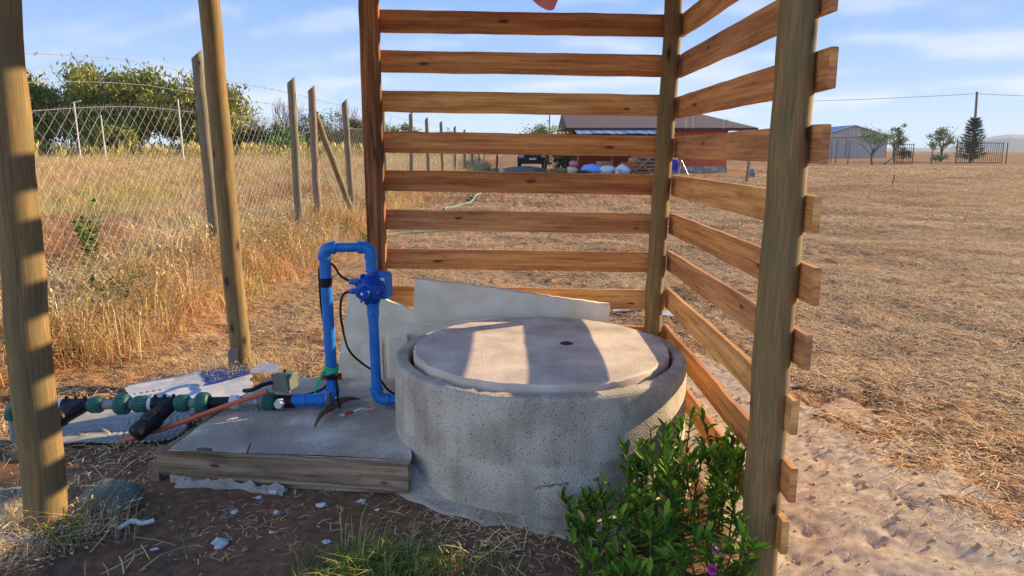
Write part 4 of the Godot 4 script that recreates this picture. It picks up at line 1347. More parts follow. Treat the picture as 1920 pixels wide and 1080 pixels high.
func wire_fence() -> void:
	var t := thing("wire_fence", "wire mesh fence on round posts with barbed strands, bordering the dry field", "fence")
	var zs := [-4.1, -7.6, -10.3, -11.2, -13.35, -16.4, -19.9, -23.2, -26.7, -30.7, -35.3, -39.4, -43.7, -48.4]
	var mesh_h := 1.52
	for k in zs.size():
		if k == 0: continue
		var z: float = zs[k]
		var x := fence_x(z)
		var g := G.new()
		var y := lie(x, z)
		var top: float = [2.15, 2.13, 2.12, 2.08, 2.02, 2.05, 2.1, 2.1, 2.12, 2.1, 2.12, 2.1, 2.1, 2.1][k]
		pole(g, Vector3(x + 0.03, y - 0.3, z), Vector3(x - 0.04 * sin(k * 1.9), y + top, z), 0.062 if k < 9 else 0.06, 0.055, 5.0 + k * 1.31, 0.9, 14)
		obj("fence_post", g, M.fpole_red if k == 3 else M.fpole, t)
	var gb := G.new()
	pole(gb, Vector3(fence_x(-13.0) + 0.18, lie(-3.0, -13.0) - 0.1, -12.9), Vector3(fence_x(-11.3) + 0.03, lie(-3.0, -11.3) + 1.72, -11.32), 0.052, 0.048, 3.3, 0.5, 14)
	obj("brace_post", gb, M.fpole, t).set_meta("label", "slanting brace post propping the reddish fence post")
	# the mesh: two families of slanting wires from foot to top
	var g2 := G.new()
	var z := -3.0
	var hw := 0.0013
	while z > -49.0:
		for s in [-1, 1]:
			var run: float = mesh_h * 1.1 * s
			var pts := []
			for k in 5:
				var q := k / 4.0
				var zz: float = z + run * q
				var x := fence_x(zz) - 0.062 + 0.012 * nz.get_noise_2d(zz * 8.0, q * 9.0)
				pts.append(Vector3(x + s * 0.002, lie(x, zz) + 0.03 + mesh_h * q + 0.012 * nz.get_noise_2d(zz * 3.0, 40.0), zz))
			tube(g2, pts, hw, 3, false)
		z -= 0.14
	obj("wire_mesh", g2, M.wire, t)
	for q in [[mesh_h + 0.03, 0.0022, false], [mesh_h + 0.22, 0.0022, true], [1.93, 0.0022, true]]:
		var g := G.new()
		var pts := []
		for k in 160:
			var zz := -3.2 - k * 0.287
			var x := fence_x(zz) - 0.066
			var sag := 0.03 * sin(k * 0.31) * 0.4
			pts.append(Vector3(x, lie(x, zz) + q[0] + sag, zz))
		tube(g, pts, q[1], 4, false)
		if q[2]:
			for k in 150:
				var p: Vector3 = pts[k]
				for e in 2:
					var d := Vector3(rr(-1, 1), rr(-1, 1), rr(-0.3, 0.3)).normalized() * 0.016
					tube(g, [p - d + Vector3(0, 0, e * 0.012), p + d + Vector3(0, 0, e * 0.012)], 0.0022, 3, false)
		else:
			for k in 1300:
				var zz := -3.2 - k * 0.035
				var x := fence_x(zz) - 0.066
				if zz < -14.0: break
				tube(g, [Vector3(x, lie(x, zz) + mesh_h, zz), Vector3(x, lie(x, zz) + mesh_h + 0.055, zz + rr(-0.02, 0.02))], 0.0016, 3, false)
		obj("barbed_wire" if q[2] else "top_wire", g, M.wire, t)

# ---------- foliage ----------
func leafy(g: G, ctr: Vector3, size: Vector3, count: int, leaf: float, cols: Array, droop := 0.0, clumps := 40) -> void:
	# leaf-sized faces in clumps through an uneven crown
	var mids := []
	for k in clumps:
		var d := Vector3(rng.randfn(), rng.randfn(), rng.randfn()).normalized()
		mids.append([ctr + d * size * 0.5 * pow(rng.randf(), 0.42) * rr(0.62, 1.06), rr(0.09, 0.20), rng.randi() % cols.size()])
	for k in count:
		var m = mids[rng.randi() % clumps]
		var r: float = m[1] * (size.x + size.y) * 0.5
		var p: Vector3 = m[0] + Vector3(rng.randfn(), rng.randfn() * 0.75, rng.randfn()) * r * 0.5
		var c: Color = cols[m[2]] if rng.randf() < 0.7 else cols[rng.randi() % cols.size()]
		var a := Vector3(rng.randfn(), rng.randfn(), rng.randfn()).normalized()
		var b := a.cross(Vector3(rng.randfn(), rng.randfn(), rng.randfn())).normalized()
		if droop > 0.0:
			a = (a + Vector3.DOWN * droop * 2.0).normalized()
			p.y -= rng.randf() * droop * 0.8
			b = a.cross(Vector3(rng.randfn(), 0.2, rng.randfn())).normalized()
		var l := leaf * rr(0.6, 1.4)
		var w := l * (0.30 if droop > 0.0 else 0.55)
		var nn := a.cross(b)
		var s := g.vert(p - a * l * 0.5, nn, Vector2.ZERO, c)
		g.vert(p + b * w * 0.5, nn, Vector2.ZERO, c); g.vert(p + a * l * 0.5, nn, Vector2.ZERO, c); g.vert(p - b * w * 0.5, nn, Vector2.ZERO, c)
		g.tri(s, s + 1, s + 2); g.tri(s, s + 2, s + 3)

func limbs(g: G, base: Vector3, h: float, r: float, spread: float, cnt: int, depth := 2) -> void:
	var top := base + Vector3(rr(-0.1, 0.1) * h, h * 0.45, rr(-0.1, 0.1) * h)
	tube(g, curve([base - Vector3.UP * 0.2, base.lerp(top, 0.5) + Vector3(rr(-0.05, 0.05) * h, 0, 0), top], 4), [r, r * 0.95, r * 0.9, r * 0.85, r * 0.8, r * 0.75, r * 0.7, r * 0.65, r * 0.6], 8)
	for k in cnt:
		var a := TAU * (k + rng.randf()) / cnt
		var f := base.lerp(top, rr(0.45, 1.0))
		var e := f + Vector3(cos(a) * spread * rr(0.4, 1.0), h * rr(0.2, 0.52), sin(a) * spread * rr(0.4, 1.0))
		var mid := f.lerp(e, 0.5) + Vector3.UP * h * 0.07
		tube(g, curve([f, mid, e], 3), [r * 0.5, r * 0.42, r * 0.36, r * 0.3, r * 0.22, r * 0.15, r * 0.08], 6)
		if depth > 1:
			for j in 4:
				var s := mid.lerp(e, rr(-0.2, 0.8))
				tube(g, [s, s + Vector3(rr(-1, 1) * spread * 0.35, h * rr(0.05, 0.28), rr(-1, 1) * spread * 0.35)], [r * 0.2, r * 0.05], 4)

func tree(called: String, label: String, base: Vector3, h: float, crown: Vector3, mid_h: float, count: int, leaf: float, cols: Array, droop: float, group: String, clumps := 40) -> void:
	var t := thing(called, label, "tree" if called.ends_with("tree") else "bush", base, group)
	var g := G.new()
	limbs(g, Vector3.ZERO, h * 0.9, maxf(0.03, h * 0.028), crown.x * 0.42, 6)
	obj("trunk", g, M.bark, t)
	g = G.new()
	leafy(g, Vector3(0, mid_h, 0), crown, count, leaf, cols, droop, clumps)
	obj("crown", g, M.tree, t)

# ---------- the house behind the slats ----------
func box_of(parent: Node, called: String, lo: Vector3, hi: Vector3, m: Material, bev := 0.01, col := Color.WHITE) -> MeshInstance3D:
	var g := G.new()
	cbox(g, (lo + hi) * 0.5, hi - lo, Basis.IDENTITY, bev, col)
	return obj(called, g, m, parent)

func house_yard() -> void:
	var t := thing("red_house", "low red house with a brown hipped roof and a tin veranda beyond the slats", "house")
	box_of(t, "foundation", Vector3(8.5, 0.0, -46.0), Vector3(11.5, 0.64, -38.96), M.slab)
	box_of(t, "wall", Vector3(8.52, 0.64, -45.9), Vector3(11.46, 2.62, -39.0), M.redwall)
	box_of(t, "veranda_wall", Vector3(3.3, 0.2, -46.0), Vector3(8.5, 2.62, -40.6), M.redwall, 0.01, srgb(170, 150, 140))  # same red wall, tinted darker: the veranda shade is put into the colour
	box_of(t, "window", Vector3(4.2, 1.2, -40.64), Vector3(5.4, 2.2, -40.57), M.glass)
	box_of(t, "door", Vector3(6.4, 0.35, -40.64), Vector3(7.25, 2.3, -40.57), M.darkpine)
	box_of(t, "window", Vector3(9.4, 1.3, -39.03), Vector3(10.5, 2.2, -38.97), M.glass)
	var g := G.new()
	var e := [Vector3(2.88, 2.64, -38.5), Vector3(12.85, 2.64, -38.5), Vector3(12.85, 2.64, -47.2), Vector3(2.88, 2.64, -47.2)]
	var r0 := Vector3(2.88, 3.62, -42.9)
	var r1 := Vector3(10.65, 3.62, -42.9)
	g.face4(e[0], e[1], r1, r0, Vector3(0, 1, 1))
	g.face4(e[3], e[2], r1, r0, Vector3(0, 1, -1))
	g.face(e[1], e[2], r1, Vector3(1, 1, 0))
	g.face(e[0], e[3], r0, Vector3(-1, 0, 0))
	g.face4(e[0], e[1], e[2], e[3], Vector3.DOWN)
	obj("roof", g, M.roof, t)
	box_of(t, "fascia", Vector3(2.86, 2.48, -38.52), Vector3(12.86, 2.635, -38.46), M.roof, 0.01, srgb(196, 190, 186))
	for k in 6:
		var gs := G.new()
		var x0 := 3.25 + k * 0.82
		for j in 12:
			var a := x0 + 0.8 * j / 12.0
			var b := x0 + 0.8 * (j + 1) / 12.0
			var ha := 0.02 * sin(a * 40.0)
			var hb := 0.02 * sin(b * 40.0)
			gs.face4(Vector3(a, 2.28 + ha + k % 2 * 0.02, -36.4), Vector3(b, 2.28 + hb + k % 2 * 0.02, -36.4), Vector3(b, 2.52 + hb, -38.6), Vector3(a, 2.52 + ha, -38.6), Vector3.UP)
		obj("veranda_sheet", gs, M.tin, t)
	for x in [3.3, 5.0, 6.7, 8.1]:
		box_of(t, "veranda_post", Vector3(x - 0.05, 0.2, -36.55), Vector3(x + 0.05, 2.27, -36.45), M.darkpine)
	for q in [[9.05, 0.9], [9.4, 0.6], [11.0, 0.35]]:
		var ga := G.new()
		tube(ga, [Vector3(q[0], 2.6, -38.4), Vector3(q[0], 2.75 + q[1], -38.4)], 0.02, 6)
		for k in 4: tube(ga, [Vector3(q[0] - 0.3 + k * 0.04, 2.7 + q[1] * 0.9 - k * 0.09, -38.4), Vector3(q[0] + 0.3 - k * 0.04, 2.72 + q[1] * 0.9 - k * 0.09, -38.4)], 0.012, 5)
		obj("aerial", ga, M.metal, t)
	# vehicle parked beside the house, nose to the yard
	var c := thing("parked_car", "dark blue off-road car parked nose-on at the end of the wire fence", "car", Vector3(1.28, 0.3, -45.0))
	g = G.new()
	var sec := [[0.0, 0.42, 0.80], [0.05, 0.36, 1.02], [0.95, 0.36, 1.10], [1.35, 0.36, 1.12], [3.9, 0.36, 1.12], [4.3, 0.40, 1.05], [4.35, 0.5, 0.9]]
	var rows := []
	for s in sec:
		var hwid := 0.93 if s[0] > 0.03 else 0.85
		rows.append([Vector3(-hwid, s[1], -s[0]), Vector3(-hwid * 1.02, lerpf(s[1], s[2], 0.6), -s[0]), Vector3(-hwid * 0.93, s[2], -s[0]), Vector3(hwid * 0.93, s[2], -s[0]), Vector3(hwid * 1.02, lerpf(s[1], s[2], 0.6), -s[0]), Vector3(hwid, s[1], -s[0])])
	for k in rows.size() - 1:
		for j in 6:
			var jn := (j + 1) % 6
			g.face4(rows[k][j], rows[k][jn], rows[k + 1][jn], rows[k + 1][j], (rows[k][j] + rows[k][jn]) * 0.5 - Vector3(0, 0.75, -sec[k][0]))
	for k in [0, rows.size() - 1]:
		for j in range(1, 5): g.face(rows[k][0], rows[k][j], rows[k][j + 1], Vector3(0, 0, 1 if k == 0 else -1))
	obj("body", g, M.paint, c)
	g = G.new()
	var cab := [[Vector3(-0.84, 1.11, -1.2), Vector3(0.84, 1.11, -1.2)], [Vector3(-0.70, 1.66, -1.85), Vector3(0.70, 1.66, -1.85)], [Vector3(-0.70, 1.68, -3.9), Vector3(0.70, 1.68, -3.9)], [Vector3(-0.84, 1.11, -4.3), Vector3(0.84, 1.11, -4.3)]]
	for k in 3: g.face4(cab[k][0], cab[k][1], cab[k + 1][1], cab[k + 1][0], Vector3(0, 1, 0.8 if k == 0 else 0.0 if k == 1 else -0.8))
	for s in 2: g.face4(cab[0][s], cab[1][s], cab[2][s], cab[3][s], Vector3(-1 if s == 0 else 1, 0, 0))
	obj("cabin", g, M.paint, c)
	g = G.new()
	g.face4(Vector3(-0.74, 1.17, -1.245), Vector3(0.74, 1.17, -1.245), Vector3(0.63, 1.61, -1.775), Vector3(-0.63, 1.61, -1.775), Vector3(0, 0.6, 1))
	obj("windscreen", g, M.glass, c)
	for s in [-1, 1]:
		box_of(c, "headlight", Vector3(s * 0.70 - 0.16, 0.74, -0.02), Vector3(s * 0.70 + 0.16, 0.92, 0.03), M.metal, 0.03)
		box_of(c, "mirror", Vector3(s * 1.02 - 0.09, 1.08, -1.45), Vector3(s * 1.02 + 0.09, 1.24, -1.35), M.paint, 0.03)
		for zz in [-0.85, -3.55]:
			var w := Node3D.new()
			w.name = "wheel"
			c.add_child(w, true)
			var gw := G.new()
			lathe(gw, [Vector2(0.2, -0.1), Vector2(0.34, -0.1), Vector2(0.36, -0.06), Vector2(0.36, 0.06), Vector2(0.34, 0.1), Vector2(0.2, 0.1)], 24, axis_y(Vector3.RIGHT, Vector3(s * 0.80, 0.36, zz)))
			obj("tyre", gw, M.tyre, w)
			gw = G.new()
			lathe(gw, [Vector2(0, -0.09), Vector2(0.21, -0.09), Vector2(0.21, 0.09), Vector2(0, 0.09)], 18, axis_y(Vector3.RIGHT, Vector3(s * 0.80, 0.36, zz)))
			obj("rim", gw, M.metal, w)
	box_of(c, "number_plate", Vector3(-0.22, 0.60, -0.02), Vector3(0.22, 0.72, 0.035), M.white)
	box_of(c, "grille", Vector3(-0.45, 0.76, -0.02), Vector3(0.45, 0.93, 0.02), M.black)
	box_of(c, "bumper", Vector3(-0.92, 0.40, -0.05), Vector3(0.92, 0.58, 0.06), M.black, 0.04)
	# junk in the yard
	for q in [["sack", "white stuffed sack in the junk heap before the house", Vector3(4.75, 0.5, -36.1), Vector3(0.85, 0.5, 0.6), srgb(206, 206, 204)], ["sack", "white stuffed sack in the junk heap before the house", Vector3(5.45, 0.5, -36.0), Vector3(0.75, 0.55, 0.6), srgb(214, 212, 208)], ["blue_tarpaulin", "rounded light blue tarpaulin bundle beside the white sacks", Vector3(4.0, 0.5, -36.2), Vector3(1.15, 0.55, 0.8), srgb(120, 164, 222)], ["pink_bundle", "pink bundle on top of the junk beside the blue tarpaulin", Vector3(3.05, 0.82, -36.2), Vector3(0.5, 0.32, 0.4), srgb(206, 120, 140)], ["cream_sack", "cream sack under the pink bundle", Vector3(2.98, 0.50, -36.1), Vector3(0.55, 0.4, 0.4), srgb(206, 186, 156)], ["orange_bundle", "orange-brown bundle lying over the red crate", Vector3(6.1, 0.98, -36.6), Vector3(0.52, 0.3, 0.4), srgb(206, 146, 84)]]:
		g = G.new()
		lump(g, q[2], q[3], q[2].x, 0.5, q[4], 9, 14)
		tag(obj(q[0], g, M.plain), q[1], "bundle", "white sacks in the yard" if q[0] == "sack" else "")
	var lots := [["tyre", "old tyre"], ["paint_tin", "paint tin"], ["log", "short log"], ["plank_stack", "grey board stack"]]
	for k in 4:
		g = G.new()
		var at := Vector3([3.55, 5.15, 2.35, 7.6][k], 0.3, [-35.7, -35.6, -36.6, -35.9][k])
		if k == 0: lathe(g, [Vector2(0.17, 0.02), Vector2(0.28, 0.0), Vector2(0.32, 0.05), Vector2(0.32, 0.14), Vector2(0.28, 0.19), Vector2(0.17, 0.17), Vector2(0.17, 0.02)], 22, Transform3D(Basis.IDENTITY, at), srgb(40, 40, 42))
		elif k == 1: lathe(g, [Vector2(0, 0), Vector2(0.12, 0), Vector2(0.12, 0.28), Vector2(0.13, 0.30), Vector2(0, 0.30)], 16, Transform3D(Basis.IDENTITY, at), srgb(190, 190, 184))
		elif k == 2: tube(g, [at + Vector3(-0.4, 0.14, 0), at + Vector3(0.4, 0.16, 0.2)], [0.15, 0.13], 12, true, srgb(124, 96, 72))
		else:
			for j in 3: cbox(g, at + Vector3(0.04 * j, 0.04 + 0.07 * j, 0), Vector3(1.1, 0.06, 0.3), Basis(Vector3.UP, 0.1 * j), 0.006, srgb(156, 136, 112))
		tag(obj(lots[k][0], g, M.plain), ["old black tyre lying flat before the blue tarpaulin", "pale paint tin standing in front of the white sacks", "short brown log lying beside the cream sack", "three grey boards stacked beside the blue drum"][k], lots[k][1].split(" ")[-1])
	var cr := thing("red_crate", "dull red crate standing behind the white sacks", "crate", Vector3(5.85, 0.3, -36.7))
	box_of(cr, "crate_body", Vector3(-0.35, 0, -0.3), Vector3(0.4, 0.55, 0.3), M.redwall)
	box_of(cr, "crate_rim", Vector3(-0.38, 0.5, -0.33), Vector3(0.43, 0.58, 0.33), M.redwall, 0.02)
	var cb := G.new()
	cbox(cb, Vector3(4.62, 0.62, -36.9), Vector3(0.6, 0.62, 0.5), Basis(Vector3.UP, 0.4), 0.02, srgb(176, 138, 96))
	tag(obj("cardboard_box", cb, M.plain), "brown cardboard box behind the blue tarpaulin", "box")
	for k in 2:
		var p := thing("wooden_pallet", "grey wooden pallet with crossed boards leaning against the veranda" if k == 0 else "stack of grey wooden boards beside the crossed pallet", "pallet", Vector3(6.45 + k * 0.55, 0.3, -36.2 - k * 0.2))
		for j in 5:
			var gp := G.new()
			plank(gp, Vector3(-0.55, 0.10 + j * 0.18, 0.02 * j), Vector3(0.55, 0.10 + j * 0.18, 0.02 * j), 0.1, 0.03, Vector3(0, 0, 1), 60.0 + j + k * 9, 0.002, 4)
			obj("board", gp, M.board, p)
		if k == 0:
			for s in [-1, 1]:
				var gp := G.new()
				plank(gp, Vector3(-0.5 * s, 0.05, 0.12), Vector3(0.5 * s, 0.92, 0.16), 0.09, 0.03, Vector3(0, 0, 1), 80.0 + s, 0.002, 4)
				obj("cross_board", gp, M.board, p)
	var br := thing("blue_drum", "blue drum with a pale lid standing at the red house corner", "drum", Vector3(8.02, 0.3, -36.0))
	g = G.new()
	lathe(g, [Vector2(0, 0), Vector2(0.19, 0), Vector2(0.21, 0.05), Vector2(0.2, 0.3), Vector2(0.215, 0.32), Vector2(0.2, 0.34), Vector2(0.2, 0.66), Vector2(0.16, 0.74), Vector2(0, 0.74)], 20, Transform3D.IDENTITY, srgb(52, 66, 150))
	obj("drum_body", g, M.plain, br)
	g = G.new()
	lathe(g, [Vector2(0.11, 0.74), Vector2(0.12, 0.86), Vector2(0.09, 0.95), Vector2(0, 0.96)], 16, Transform3D.IDENTITY, srgb(206, 196, 186))
	obj("drum_lid", g, M.plain, br)
	g = G.new()
	for k in 3: tube(g, [Vector3(8.35, 1.0, -36.0), Vector3(8.35 + 0.35 * cos(k * 2.1), 0.3, -36.0 + 0.35 * sin(k * 2.1))], 0.015, 5)
	tag(obj("tripod_stand", g, M.metal), "thin metal tripod beside the blue drum", "stand")
	g = G.new()
	lump(g, Vector3(0.75, 0.28, -40.0), Vector3(2.5, 0.66, 1.3), 4.0, 0.3, srgb(128, 124, 116), 14, 26)
	tag(obj("gravel_heap", g, M.earth), "low heap of grey gravel in front of the dark car", "heap")
	g = G.new()
	lathe(g, [Vector2(0, 0), Vector2(0.11, 0), Vector2(0.14, 0.32), Vector2(0.145, 0.33), Vector2(0.12, 0.31), Vector2(0, 0.06)], 18, Transform3D(Basis.IDENTITY, Vector3(-0.5, 0.33, -36.0)), srgb(206, 200, 184))
	tag(obj("bucket", g, M.plain), "cream bucket standing by the short dark post at the fence", "bucket")
	g = G.new()
	lathe(g, [Vector2(0, 0), Vector2(0.13, 0), Vector2(0.16, 0.22), Vector2(0.12, 0.30), Vector2(0.10, 0.38), Vector2(0, 0.38)], 14, Transform3D(Basis.IDENTITY, Vector3(10.55, 0.29, -32.0)), srgb(120, 122, 126))
	tag(obj("bucket", g, M.plain), "grey bucket standing on the straw beside the short wooden stake", "bucket")
	for q in [[Vector3(-0.78, 0.3, -36.0), 0.95, 0.06, "short dark post standing beside the cream bucket", M.darkpine], [Vector3(9.02, 0.2, -28.0), 0.92, 0.06, "short leaning wooden stake standing alone on the straw", M.fpole_red], [Vector3(13.65, 0.2, -26.1), 0.42, 0.025, "thin stick standing in the open straw field", M.fpole]]:
		g = G.new()
		pole(g, q[0], q[0] + Vector3(0.06, q[1], 0), q[2], q[2] * 0.9, q[0].x, 0.4, 10)
		tag(obj("stake", g, q[4]), q[3], "stake")
	tree("tall_shrub", "tall yellow-green shrub growing in front of the house end", Vector3(1.75, 0.3, -37.5), 2.3, Vector3(2.5, 1.7, 1.6), 1.75, 2600, 0.14, [srgb(140, 148, 70), srgb(110, 128, 56), srgb(170, 150, 70), srgb(92, 112, 48)], 0.3, "")
	tree("dark_shrub", "dark green shrub under the veranda end", Vector3(2.6, 0.3, -38.2), 1.3, Vector3(1.6, 1.3, 1.0), 0.7, 1800, 0.10, [srgb(62, 84, 40), srgb(78, 98, 46)], 0.0, "")
	for q in [[3.05, 4.6], [4.12, 4.6]]:
		g = G.new()
		pole(g, Vector3(q[0], 0.2, -60.0), Vector3(q[0], q[1], -60.0), 0.06, 0.05, q[0], 0.0, 8)
		tag(obj("utility_pole", g, M.fpole), "thin grey pole rising behind the yellow-green shrub", "pole", "thin poles behind the shrub")

# ---------- right skyline ----------
func right_background() -> void:
	var t := thing("storage_shed", "pale corrugated shed with a blue-grey gable roof on the far right plain", "shed", Vector3(55.7, 0.3, -120.0))
	var wl := mat(Color.WHITE, 0.7, tex_noise(90, 0.05, c8(186, 178, 166), c8(206, 198, 186)), null, Vector3(0.3, 0.3, 0.3), true)
	var g := G.new()
	for k in 46:      # ribbed front cladding
		var a := -5.6 + 11.2 * k / 46.0
		var b := -5.6 + 11.2 * (k + 1) / 46.0
		var off := 0.06 if k % 2 == 0 else 0.0
		g.face4(Vector3(a, 0, off), Vector3(b, 0, off), Vector3(b, 3.6 + 1.6 * (1.0 - absf(b) / 5.6), off), Vector3(a, 3.6 + 1.6 * (1.0 - absf(a) / 5.6), off), Vector3.BACK)
	for s in [-1, 1]:
		g.face4(Vector3(s * 5.6, 0, 0), Vector3(s * 5.6, 0, -16), Vector3(s * 5.6, 3.6, -16), Vector3(s * 5.6, 3.6, 0), Vector3(s, 0, 0))
	g.face4(Vector3(-5.6, 0, -16), Vector3(5.6, 0, -16), Vector3(5.6, 3.6, -16), Vector3(-5.6, 3.6, -16), Vector3.FORWARD)
	obj("wall", g, wl, t)
	g = G.new()
	for s in [-1, 1]: g.face4(Vector3(s * 5.85, 3.56, 0.3), Vector3(s * 5.85, 3.56, -16.3), Vector3(0, 5.28, -16.3), Vector3(0, 5.28, 0.3), Vector3(s * 0.3, 1, 0))
	obj("roof", g, mat(c8(104, 124, 152), 0.45), t)
	for s in [-1, 1]:
		g = G.new()
		tube(g, [Vector3(s * 5.85, 3.54, 0.32), Vector3(0, 5.26, 0.32)], 0.07, 6)
		obj("barge_board", g, M.white, t)
	g = G.new()
	for x in [-5.5, -1.5, 5.0]: tube(g, [Vector3(x, 0, 1.0), Vector3(x, 3.3, 1.0)], 0.07, 6, true, srgb(150, 110, 96))
	tube(g, [Vector3(-5.8, 3.3, 1.0), Vector3(5.4, 3.3, 1.0)], 0.06, 6, true, srgb(150, 110, 96))
	obj("pipe_frame", g, M.plain, t)
	var greens := [srgb(120, 136, 84), srgb(98, 118, 70), srgb(140, 150, 96)]
	tree("young_tree", "small bare-stemmed tree with a sparse fan crown before the shed", Vector3(30.6, 0.3, -62.0), 3.2, Vector3(3.6, 1.5, 2.6), 2.3, 1300, 0.13, greens, 0.0, "")
	tree("slender_tree", "slender upright tree at the right end of the pale shed", Vector3(39.3, 0.3, -75.0), 4.2, Vector3(1.9, 3.4, 1.6), 2.5, 1500, 0.17, greens, 0.0, "", 26)
	tree("round_tree", "loose round-crowned pale tree between the two metal gates", Vector3(46.8, 0.3, -80.0), 4.2, Vector3(3.6, 3.4, 2.6), 2.5, 1900, 0.18, [srgb(146, 156, 108), srgb(118, 136, 82)], 0.0, "", 26)
	tree("round_shrub", "round dark shrub behind the narrow metal gate", Vector3(37.9, 0.3, -71.0), 1.5, Vector3(1.7, 1.4, 1.4), 0.9, 1100, 0.13, [srgb(76, 90, 58), srgb(94, 108, 66)], 0.0, "")
	tree("low_shrub", "low pale shrub at the foot of the round-crowned tree", Vector3(45.6, 0.3, -78.0), 0.9, Vector3(2.4, 0.9, 1.4), 0.45, 900, 0.13, [srgb(126, 136, 86)], 0.0, "")
	# pine with tiers of needles
	var pt := thing("pine_tree", "dark pointed pine standing behind the wide metal gate", "tree", Vector3(47.0, 0.3, -75.0))
	g = G.new()
	tube(g, [Vector3(0, -0.2, 0), Vector3(0, 4.3, 0)], [0.12, 0.03], 8)
	obj("trunk", g, M.bark, pt)
	g = G.new()
	for k in 15:
		var y := 0.3 + k * 0.27
		var r := 1.45 * sqrt(1.02 - k / 15.0) * rr(0.7, 1.1)
		for j in 9:
			var a := TAU * j / 9 + k * 1.3 + rr(-0.3, 0.3)
			for e in 34:
				var q := rr(0.15, 1.0)
				var p := Vector3(cos(a) * r * q, y + 0.25 * q + rr(-0.08, 0.08), sin(a) * r * q) + Vector3(rr(-0.12, 0.12), 0, rr(-0.12, 0.12))
				var d := (Vector3(cos(a), 0.9, sin(a)) + Vector3(rr(-0.6, 0.6), rr(-0.4, 0.4), rr(-0.6, 0.6))).normalized() * 0.26
				var s := d.cross(Vector3(rr(-1, 1), rr(-1, 1), rr(-1, 1))).normalized() * 0.022
				g.face4(p - s, p + s, p + d + s * 0.3, p + d - s * 0.3, d.cross(s), srgb(70, 86, 60))
	obj("crown", g, M.tree, pt)
	for q in [["metal_gate", "wide dark metal bar gate in front of the pine", Vector3(40.1, 0.3, -66.0), 4.1, 1.85, 22], ["metal_gate", "narrow dark metal bar gate before the round dark shrub", Vector3(33.7, 0.3, -64.0), 1.35, 1.72, 7]]:
		var gt := thing(q[0], q[1], "gate", q[2])
		var n: int = q[5]
		for k in n + 1:
			g = G.new()
			var x: float = q[3] * k / n
			tube(g, [Vector3(x, 0.05, 0), Vector3(x, q[4] + (0.05 if k in [0, n] else 0.0), 0)], 0.035 if k in [0, n] else 0.02, 6, true, srgb(52, 46, 44))
			obj("gate_bar", g, M.plain, gt)
		for y in [0.1, q[4]]:
			g = G.new()
			tube(g, [Vector3(0, y, 0), Vector3(q[3], y, 0)], 0.03, 6, true, srgb(52, 46, 44))
			obj("gate_rail", g, M.plain, gt)
	for q in [[40.0, -65.9, 2.2], [33.5, -64.0, 2.2], [44.6, -66.0, 1.9], [32.3, -72.9, 1.6], [31.4, -72.0, 2.0], [29.4, -64.0, 2.0], [37.0, -64.5, 1.75], [47.0, -62.0, 1.9], [28.3, -64.0, 2.1]]:
		g = G.new()
		pole(g, Vector3(q[0], 0.1, q[1]), Vector3(q[0] + rr(-0.06, 0.06), 0.3 + q[2], q[1]), 0.06, 0.05, q[0], 0.2, 8)
		tag(obj("yard_post", g, M.fpole_red), "thin upright post in the far yard by the metal gates", "post", "yard posts around the metal gates")
	for q in [[31.6, 33.4], [44.2, 46.9], [45.0, 47.1]]:
		g = G.new()
		pole(g, Vector3(q[0], 0.15, -62.5), Vector3(q[1], 1.7, -62.2), 0.06, 0.05, q[0], 0.2, 8)
		tag(obj("brace_pole", g, M.fpole_red), "slanting brace pole propping a post in the far yard", "post", "brace poles in the far yard")
	g = G.new()
	pole(g, Vector3(50.4, 0.0, -80.0), Vector3(50.0, 7.7, -80.0), 0.15, 0.11, 2.0, 0.0, 12)
	tag(obj("utility_pole", g, M.fpole), "tall leaning utility pole carrying wires beside the pine", "pole")
	for q in [[Vector3(50.0, 7.5, -80.0), Vector3(-6.0, 7.7, -88.0)], [Vector3(50.0, 7.5, -80.0), Vector3(110.0, 8.0, -84.0)]]:
		g = G.new()
		var pts := []
		for k in 25:
			var f := k / 24.0
			pts.append((q[0] as Vector3).lerp(q[1], f) + Vector3.DOWN * 3.2 * f * (1.0 - f))
		tube(g, pts, 0.02, 4, false, srgb(80, 84, 92))
		tag(obj("overhead_wire", g, M.plain), "sagging overhead wire running from the tall utility pole", "wire", "overhead wires")
	g = G.new()
	for k in 40: lump(g, Vector3(rr(27.0, 31.0), 0.34, -74.0 + rr(-2, 2)), Vector3(rr(0.4, 1.0), rr(0.2, 0.5), rr(0.4, 0.8)), k, 0.5, srgb(150, 112, 96), 5, 8)
	tag(obj("rubble_heap", g, M.plain), "low reddish rubble heap at the left foot of the pale shed", "rubble", "", "stuff")

